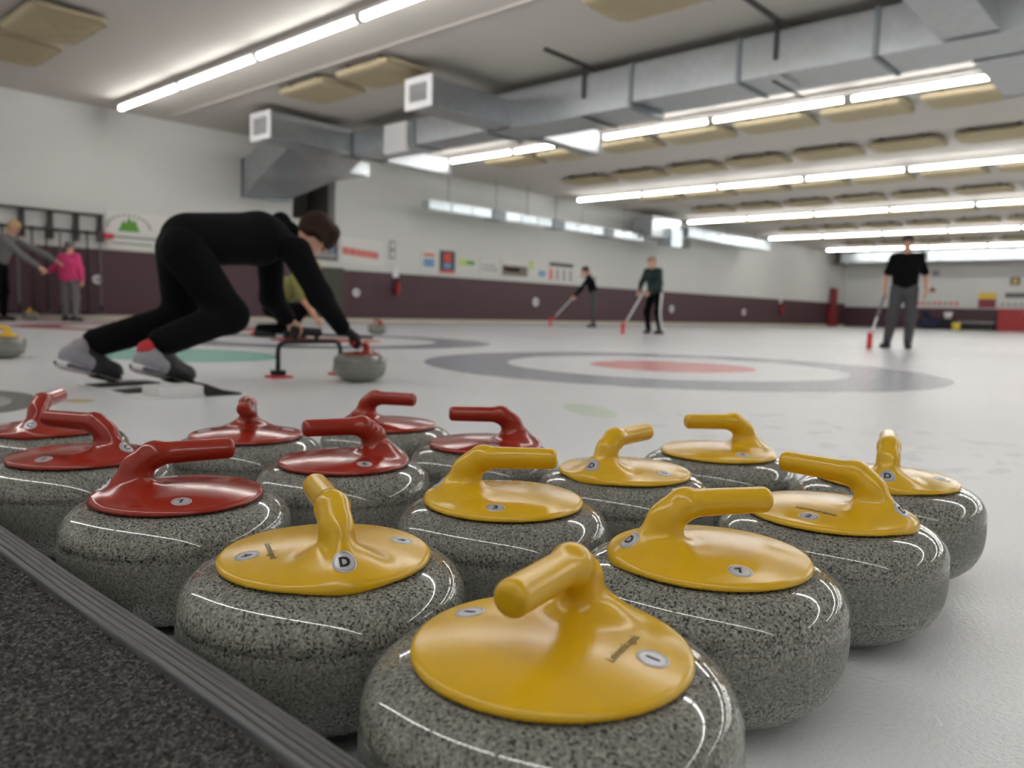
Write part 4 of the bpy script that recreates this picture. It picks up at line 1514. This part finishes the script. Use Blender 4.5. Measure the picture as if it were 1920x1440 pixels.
# ------------------------------------------------------------------ hack and stabiliser by the thrower
hk = empty('hack', (1.47, 3.40, 0.0), 0, 'black rubber hack with white blocks under the feet of the thrower', 'hack')
bx('base_plate', (-0.20, -0.36, 0.0), (0.08, 0.34, 0.008), 'shaft_white', hk, 0.002)
for y in (-0.10, 0.20):
    bm = bmesh.new()
    pr = [(-0.19, 0.008), (0.08, 0.008), (0.08, 0.016), (0.0, 0.020), (-0.10, 0.016), (-0.19, 0.011)]
    v1 = [bm.verts.new((x, y - 0.07, z)) for x, z in pr]
    v2 = [bm.verts.new((x, y + 0.07, z)) for x, z in pr]
    n = len(pr)
    for i in range(n):
        bm.faces.new((v1[i], v1[(i + 1) % n], v2[(i + 1) % n], v2[i]))
    bm.faces.new(v1[::-1])
    bm.faces.new(v2)
    mesh_obj('foothold', bm_mesh('foothold', bm, 'rubber_black'), hk)
bx('block', (-0.14, -0.36, 0.008), (0.04, -0.20, 0.045), 'shaft_white', hk, 0.004)
bm = bmesh.new()
pr = [(0.045, 0.0), (0.20, 0.0), (0.20, 0.006), (0.12, 0.022), (0.045, 0.052)]
v1 = [bm.verts.new((x, -0.37, z)) for x, z in pr]
v2 = [bm.verts.new((x, -0.20, z)) for x, z in pr]
for i in range(5):
    bm.faces.new((v1[i], v1[(i + 1) % 5], v2[(i + 1) % 5], v2[i]))
bm.faces.new(v1[::-1])
bm.faces.new(v2)
mesh_obj('ramp', bm_mesh('ramp', bm, 'rubber_black'), hk)

st = empty('stabiliser', (2.40, 3.63, 0.0), 0, 'black curling stabiliser frame with red feet in the left hand of the thrower', 'stabiliser')
path_tube('frame_bar', [(-0.195, 0, 0.03), (-0.195, 0, 0.14), (-0.185, 0, 0.172), (-0.155, 0, 0.186), (0.155, 0, 0.186), (0.185, 0, 0.172), (0.195, 0, 0.14), (0.195, 0, 0.03)], 0.0125, 'rubber_black', st)
for x in (-0.195, 0.195):
    bx('foot', (x - 0.05, -0.05, 0.0), (x + 0.06, 0.05, 0.012), 'red_brush', st, 0.004)
    bx('foot_block', (x - 0.03, -0.03, 0.012), (x + 0.03, 0.03, 0.04), 'rubber_black', st, 0.006)
tube_obj('hand_grip', (-0.11, 0, 0.245), (0.06, 0, 0.235), 0.024, 'rubber_black', st)
for x in (-0.09, 0.04):
    tube_obj('grip_post', (x, 0, 0.186), (x, 0, 0.24), 0.012, 'rubber_black', st)


# ------------------------------------------------------------------ things on the walls
def wall_sheet(name, x0, x1, z0, z1, m, label, cat, prints=(), y=WY, group=None, thick=0.02):
    """flat poster or banner on the left wall; prints: (name, x0, x1, z0, z1, material) in 0..1 of the sheet"""
    root = empty(name, ((x0 + x1) / 2, y, z0), 0, label, cat, group)
    w_, h_ = x1 - x0, z1 - z0
    bx('sheet', (-w_ / 2, -thick, 0), (w_ / 2, -0.002, h_), m, root)
    for pn, a, b, c, d, pm in prints:
        bx(pn, (-w_ / 2 + a * w_, -thick - 0.003, c * h_), (-w_ / 2 + b * w_, -thick, d * h_), pm, root)
    return root


# banner with a green mountain mark
bn = wall_sheet('banner', 6.17, 7.95, 1.40, 2.14, 'vinyl', 'white banner with a green mountain emblem left of the thrower', 'banner')
mnt = [(-0.30, 0.36), (-0.20, 0.58), (-0.15, 0.52), (-0.09, 0.64), (-0.02, 0.55), (0.03, 0.60), (0.12, 0.36)]
bm = bmesh.new()
v1 = [bm.verts.new((x - 0.36, -0.030, z)) for x, z in mnt]
v2 = [bm.verts.new((x - 0.36, -0.021, z)) for x, z in mnt]
for i in range(len(mnt)):
    j = (i + 1) % len(mnt)
    bm.faces.new((v1[i], v1[j], v2[j], v2[i]))
bm.faces.new(v1[::-1])
bm.faces.new(v2)
mesh_obj('mountain_emblem', bm_mesh('mountain_emblem', bm, 'print_green'), bn)
for i in range(13):
    a = PI - PI * (i + 0.5) / 13
    xx, zz_ = -0.45 + 0.42 * math.cos(a), 0.42 + 0.26 * math.sin(a)
    bx('letter_mark', (xx - 0.022, -0.026, zz_ - 0.025), (xx + 0.022, -0.021, zz_ + 0.03), 'print_grey', bn)
bx('text_line', (-0.86, -0.026, 0.22), (0.1, -0.021, 0.27), 'print_grey', bn)
bx('text_line', (-0.78, -0.026, 0.10), (0.0, -0.021, 0.14), 'print_grey', bn)

bn = wall_sheet('banner', 11.70, 13.05, 1.46, 2.10, 'vinyl', 'white banner with blurred red lettering right of the thrower', 'banner')
xx = -0.62
for i, w_ in enumerate((0.09, 0.10, 0.07, 0.11, 0.10, 0.09, 0.11, 0.10, 0.09, 0.10, 0.06)):
    bx('red_letter', (xx, -0.026, 0.22 - 0.006 * i), (xx + w_ * 0.82, -0.021, 0.40 - 0.006 * i), 'print_red', bn)
    xx += w_ * 1.12
wall_sheet('poster', 10.55, 11.62, 1.50, 2.05, 'print_dark', 'dark photo poster just behind the head of the thrower', 'poster',
           (('picture_band', 0.05, 0.95, 0.1, 0.35, 'print_grey'), ('picture_band', 0.1, 0.9, 0.42, 0.62, 'print_blue'), ('picture_patch', 0.55, 0.95, 0.66, 0.92, 'print_red')))
wall_sheet('poster', 14.35, 14.92, 1.42, 1.98, 'paper', 'small white poster with pale blue text, first of the row', 'poster',
           (('text_block', 0.15, 0.85, 0.72, 0.85, 'print_red'), ('text_block', 0.15, 0.85, 0.2, 0.6, 'print_blue')))
wall_sheet('poster', 15.05, 15.62, 1.40, 2.02, 'print_dark', 'dark poster with a red base in the poster row', 'poster',
           (('picture_patch', 0.25, 0.75, 0.45, 0.9, 'print_red'), ('picture_patch', 0.25, 0.75, 0.2, 0.5, 'print_blue'), ('picture_band', 0.0, 1.0, 0.0, 0.12, 'print_red')))
wall_sheet('poster', 15.68, 16.60, 1.52, 1.92, 'paper', 'white and lime green sign right of the dark poster', 'poster',
           (('leaf_patch', 0.1, 0.45, 0.3, 0.8, 'print_lime'), ('leaf_patch', 0.45, 0.8, 0.4, 0.7, 'print_green')))
wall_sheet('poster', 16.65, 17.50, 1.42, 1.90, 'paper', 'plain white notice with grey text in the poster row', 'poster',
           (('text_block', 0.1, 0.9, 0.3, 0.4, 'print_grey'), ('text_block', 0.1, 0.8, 0.55, 0.65, 'print_grey')))
wall_sheet('poster', 17.55, 18.85, 1.42, 1.92, 'paper', 'poster with a wide brown photograph in the poster row', 'poster',
           (('photo', 0.05, 0.95, 0.08, 0.7, 'print_brown'), ('photo_shade', 0.1, 0.7, 0.36, 0.55, 'print_dark')))
wall_sheet('poster', 18.9, 19.75, 1.40, 1.98, 'paper', 'white poster with lime corner and blue picture', 'poster',
           (('picture_patch', 0.0, 0.2, 0.5, 1.0, 'print_lime'), ('picture_patch', 0.5, 0.9, 0.2, 0.5, 'print_blue')))
wall_sheet('notice_board', 19.8, 21.2, 1.40, 2.02, 'paper', 'notice board with a dark heading at the right of the poster row', 'notice board',
           (('heading', 0.05, 0.95, 0.76, 0.96, 'print_dark'), ('text_column', 0.06, 0.16, 0.05, 0.6, 'print_red'), ('text_column', 0.3, 0.4, 0.05, 0.62, 'print_grey'), ('text_column', 0.55, 0.65, 0.05, 0.62, 'print_grey'), ('text_column', 0.8, 0.9, 0.05, 0.62, 'print_grey')))
wall_sheet('poster', 21.3, 22.8, 1.38, 1.85, 'paper', 'last white poster of the row, behind the leaning person in black', 'poster',
           (('text_block', 0.15, 0.8, 0.4, 0.55, 'print_grey'), ('text_block', 0.15, 0.6, 0.65, 0.78, 'print_red')))


wall_sheet('wall_gauge', 13.25, 13.45, 1.66, 2.14, 'print_grey', 'small grey upright gauge on white wall right of the red-lettered banner', 'gauge', (('dial', 0.2, 0.8, 0.1, 0.4, 'paper'), ('dial', 0.2, 0.8, 0.6, 0.9, 'paper')))


def disc_on_wall(x, z, r, label, m='white_metal'):
    root = empty('wall_socket', (x, WY - 0.03, z), 0, label, 'wall fitting', 'round white wall fittings')
    tube_obj('cover', (0, -0.035, 0), (0, 0, 0), r, m, root, rb=r * 1.08, seg=20)
    tube_obj('plug', (0, -0.05, 0), (0, -0.034, 0), r * 0.45, 'grille_dark', root, seg=14)


disc_on_wall(12.17, 0.74, 0.10, 'round white fitting on the maroon wall left of the extinguisher')
disc_on_wall(19.2, 0.68, 0.13, 'round white fitting on maroon wall below the notice board')
disc_on_wall(27.6, 0.62, 0.14, 'round white fitting on maroon wall right of the woman in green')
disc_on_wall(34.0, 0.60, 0.14, 'most distant round fitting on the maroon left wall')
disc_on_wall(5.98, 0.78, 0.085, 'round white fitting on the maroon wall beside the pink-jacketed child')


def extinguisher(x, z, k, label):
    root = empty('fire_extinguisher', (x, WY - 0.03, z), 0, label, 'fire extinguisher')
    prof = [(0.01, 0.0), (0.07, 0.0), (0.085, 0.02), (0.085, 0.32), (0.07, 0.37), (0.03, 0.40), (0.03, 0.43), (0.01, 0.43)]
    me = lathe_mesh('cylinder', [(r * k, zz_ * k) for r, zz_ in prof], 'red_paint', 20)
    mesh_obj('cylinder', me, root, (0, -0.10 * k, 0))
    bx('valve_handle', (-0.02 * k, -0.20 * k, 0.43 * k), (0.02 * k, -0.04 * k, 0.49 * k), 'black_steel', root, 0.004)
    path_tube('hose', [(0.0, -0.19 * k, 0.45 * k), (0.09 * k, -0.19 * k, 0.40 * k), (0.11 * k, -0.15 * k, 0.2 * k)], 0.012 * k, 'rubber_black', root, 8)
    bx('sign_plate', (-0.12 * k, -0.006, 0.55 * k), (0.12 * k, -0.001, 0.85 * k), 'white_metal', root)
    bx('bracket', (-0.06 * k, -0.05 * k, 0.1 * k), (0.06 * k, 0, 0.14 * k), 'black_steel', root)


extinguisher(13.45, 0.72, 0.85, 'red fire extinguisher under a white plate on the maroon wall')
extinguisher(38.0, 0.55, 1.0, 'distant red fire extinguisher on the left wall near the red post')

ps = empty('door_post', (44.6, WY - 0.25, 0), 0, 'tall dark red post by the far left corner', 'post')
bx('post', (-0.22, -0.12, 0), (0.22, 0.12, 2.1), 'red_post', ps, 0.02)
bx('base', (-0.4, -0.16, 0), (0.4, 0.16, 1.0), 'red_post', ps, 0.02)

# broom rack on the left wall
rk = empty('broom_rack', (4.6, WY, 1.2), 0, 'dark wall rack with rails and uprights at the far left', 'rack')
for z in (0.78, 0.44):
    bx('rail', (-2.0, -0.16, z), (1.48, -0.10, z + 0.055), 'black_steel', rk, 0.006)
for x in (-1.7, -1.1, -0.5, 0.05, 0.52, 0.97, 1.4):
    bx('upright', (x, -0.10, 0.30), (x + 0.09, -0.04, 0.84), 'black_steel', rk)
    bx('wall_bracket', (x, -0.04, 0.5), (x + 0.05, 0, 0.6), 'black_steel', rk)
bx('end_block', (1.46, -0.18, 0.39), (1.66, -0.06, 0.48), 'red_brush', rk, 0.01)
bx('end_block', (-0.75, -0.18, 0.86), (-0.5, -0.06, 0.92), 'red_brush', rk, 0.01)
for i in range(14):
    x = 2.94 + 0.235 * i
    if abs(x - PNK[0]) < 0.0:
        continue
    b = empty('curling_broom', (x, WY - 0.19, 0.10), 0, 'broom hanging in the dark wall rack at far left, %s from its right end' % (ORD + ['thirteenth', 'fourteenth'])[13 - i], 'broom', 'brooms hanging in the wall rack')
    tube_obj('shaft', (0, 0, 0.16), (0, 0, 1.60), 0.017, ['rubber_black', 'shaft_grey', 'rubber_black'][i % 3], b, seg=8)
    bx('brush_block', (-0.09, -0.03, 0.0), (0.09, 0.028, 0.055), ['rubber_black', 'print_dark', 'rubber_black', 'gym_blue'][i % 4], b, 0.006)
    tube_obj('ferrule', (0, 0, 0.05), (0, 0, 0.18), 0.02, 'rubber_black', b, seg=8)


# ------------------------------------------------------------------ things at the far wall
def far_sheet(name, y0, y1, z0, z1, m, label, cat, prints=()):
    root = empty(name, (WX, (y0 + y1) / 2, z0), 0, label, cat)
    w_, h_ = y1 - y0, z1 - z0
    bx('sheet', (-0.05, -w_ / 2, 0), (-0.002, w_ / 2, h_), m, root)
    for pn, a, b, c, d, pm in prints:
        bx(pn, (-0.06, w_ / 2 - b * w_, c * h_), (-0.05, w_ / 2 - a * w_, d * h_), pm, root)
    return root


far_sheet('poster', 8.75, 9.55, 1.18, 1.95, 'print_maroon', 'yellow and red poster on the far wall', 'poster', (('heading', 0.0, 1.0, 0.58, 1.0, 'print_yellow'),))
far_sheet('plaque', 7.75, 8.2, 2.35, 2.75, 'print_brown', 'small brown plaque high on the far wall at the right edge', 'plaque', (('crest', 0.3, 0.7, 0.25, 0.75, 'print_yellow'),))
far_sheet('sign', 6.4, 8.35, 1.72, 1.95, 'print_dark', 'long dark sign on the far wall below the brown plaque', 'sign', (('text_line', 0.05, 0.95, 0.4, 0.6, 'print_grey'),))
far_sheet('poster', 11.55, 12.0, 1.95, 2.35, 'paper', 'small sheet with a dark triangle on the far wall beside the man', 'poster', (('triangle', 0.15, 0.85, 0.1, 0.45, 'print_maroon'), ('triangle', 0.35, 0.65, 0.45, 0.75, 'print_maroon')))
far_sheet('poster', 11.5, 11.85, 2.85, 3.15, 'print_grey', 'small grey notice high on the far wall beside the man', 'poster')
far_sheet('notice_board', 10.2, 12.9, 1.20, 1.55, 'paper', 'long row of name cards on the far wall beside the man', 'notice board', tuple(('card', 0.04 + 0.1 * i, 0.10 + 0.1 * i, 0.25, 0.75, 'print_red' if i % 3 else 'print_grey') for i in range(9)))
far_sheet('notice_board', 6.3, 8.6, 1.25, 1.5, 'paper', 'row of name cards on the far wall at right edge', 'notice board', tuple(('card', 0.04 + 0.12 * i, 0.10 + 0.12 * i, 0.25, 0.75, 'print_grey') for i in range(8)))
cb = empty('storage_cabinet', (WX - 0.5, 7.2, 0), 0, 'large red storage box against the far wall at the right edge', 'cabinet')
bx('body', (-0.45, -1.5, 0.0), (0.42, 1.25, 1.02), 'red_paint', cb, 0.02)
bx('lid', (-0.49, -1.55, 1.02), (0.44, 1.3, 1.12), 'red_paint', cb, 0.02)
bx('latch', (-0.51, -0.1, 0.85), (-0.45, 0.1, 1.05), 'galv_dark', cb)
bn_ = empty('bench', (WX - 0.8, 9.45, 0), 0, 'low dark bench with a pale top edge by the red storage box', 'bench')
bx('seat', (-0.25, -0.85, 0.36), (0.25, 0.85, 0.44), 'print_grey', bn_, 0.01)
for y in (-0.78, 0.78):
    bx('leg', (-0.22, y - 0.04, 0), (0.22, y + 0.04, 0.36), 'black_steel', bn_)
bx('back_panel', (0.16, -0.85, 0.04), (0.22, 0.85, 0.36), 'black_steel', bn_)
bg = empty('kit_bag', (WX - 0.8, 11.55, 0), 0, 'dark bag and jacket heap by the far wall right of the man', 'bag')
mesh_obj('bag_body', blob_mesh([((0, -0.25, 0.3), (0, 0.3, 0.34), 0.26, 0.3), ((0, 0.15, 0.5), (0, 0.3, 0.85), 0.22, 0.16)], 0.1, 0.03, 'gym_blue'), bg)
mesh_obj('strap', blob_mesh([((-0.28, -0.1, 0.5), (-0.24, 0.3, 0.8), 0.04, 0.04)], 0.02, 0.02, 'rubber_black'), bg)
bk = empty('bucket', (WX - 0.9, 10.72, 0), 0, 'white bucket on a black stand beside the far wall', 'bucket')
mesh_obj('pail', lathe_mesh('pail', [(0.02, 0.55), (0.16, 0.55), (0.21, 0.9), (0.19, 0.9), (0.15, 0.58)], 'white_metal', 24), bk)
bx('stand', (-0.26, -0.28, 0.0), (0.26, 0.28, 0.55), 'rubber_black', bk, 0.03)
yb = empty('pail', (WX - 1.4, 10.2, 0), 0, 'small yellow pail on the ice at the far wall', 'pail')
mesh_obj('pail_body', lathe_mesh('pail_body', [(0.02, 0.0), (0.17, 0.0), (0.22, 0.36), (0.2, 0.36), (0.16, 0.04)], 'print_yellow', 24), yb)
path_tube('bail', [(0, -0.21, 0.35), (0, -0.13, 0.47), (0, 0.0, 0.51), (0, 0.13, 0.47), (0, 0.21, 0.35)], 0.012, 'galv_dark', yb, 6)
sp = empty('loudspeaker', (43.4, 11.5, 3.65), 0, 'small dark loudspeaker hanging from the ceiling beyond the man', 'loudspeaker')
bx('case', (-0.14, -0.15, -0.1), (0.14, 0.15, 0.22), 'rubber_black', sp, 0.02)
tube_obj('hanger_rod', (0, 0, 0.2), (0, 0, CZ - 3.65), 0.015, 'black_steel', sp, seg=6)

# ------------------------------------------------------------------ bring the hall from layout units to metres
KEEP = {'camera', 'floor_carpet', 'trim_1'}
for o in list(SC.objects):
    if o.parent is not None or o.name in KEEP or o.name.startswith('curling_stone'):
        continue
    o.location = [c * S for c in o.location]
    o.scale = [c * S for c in o.scale]
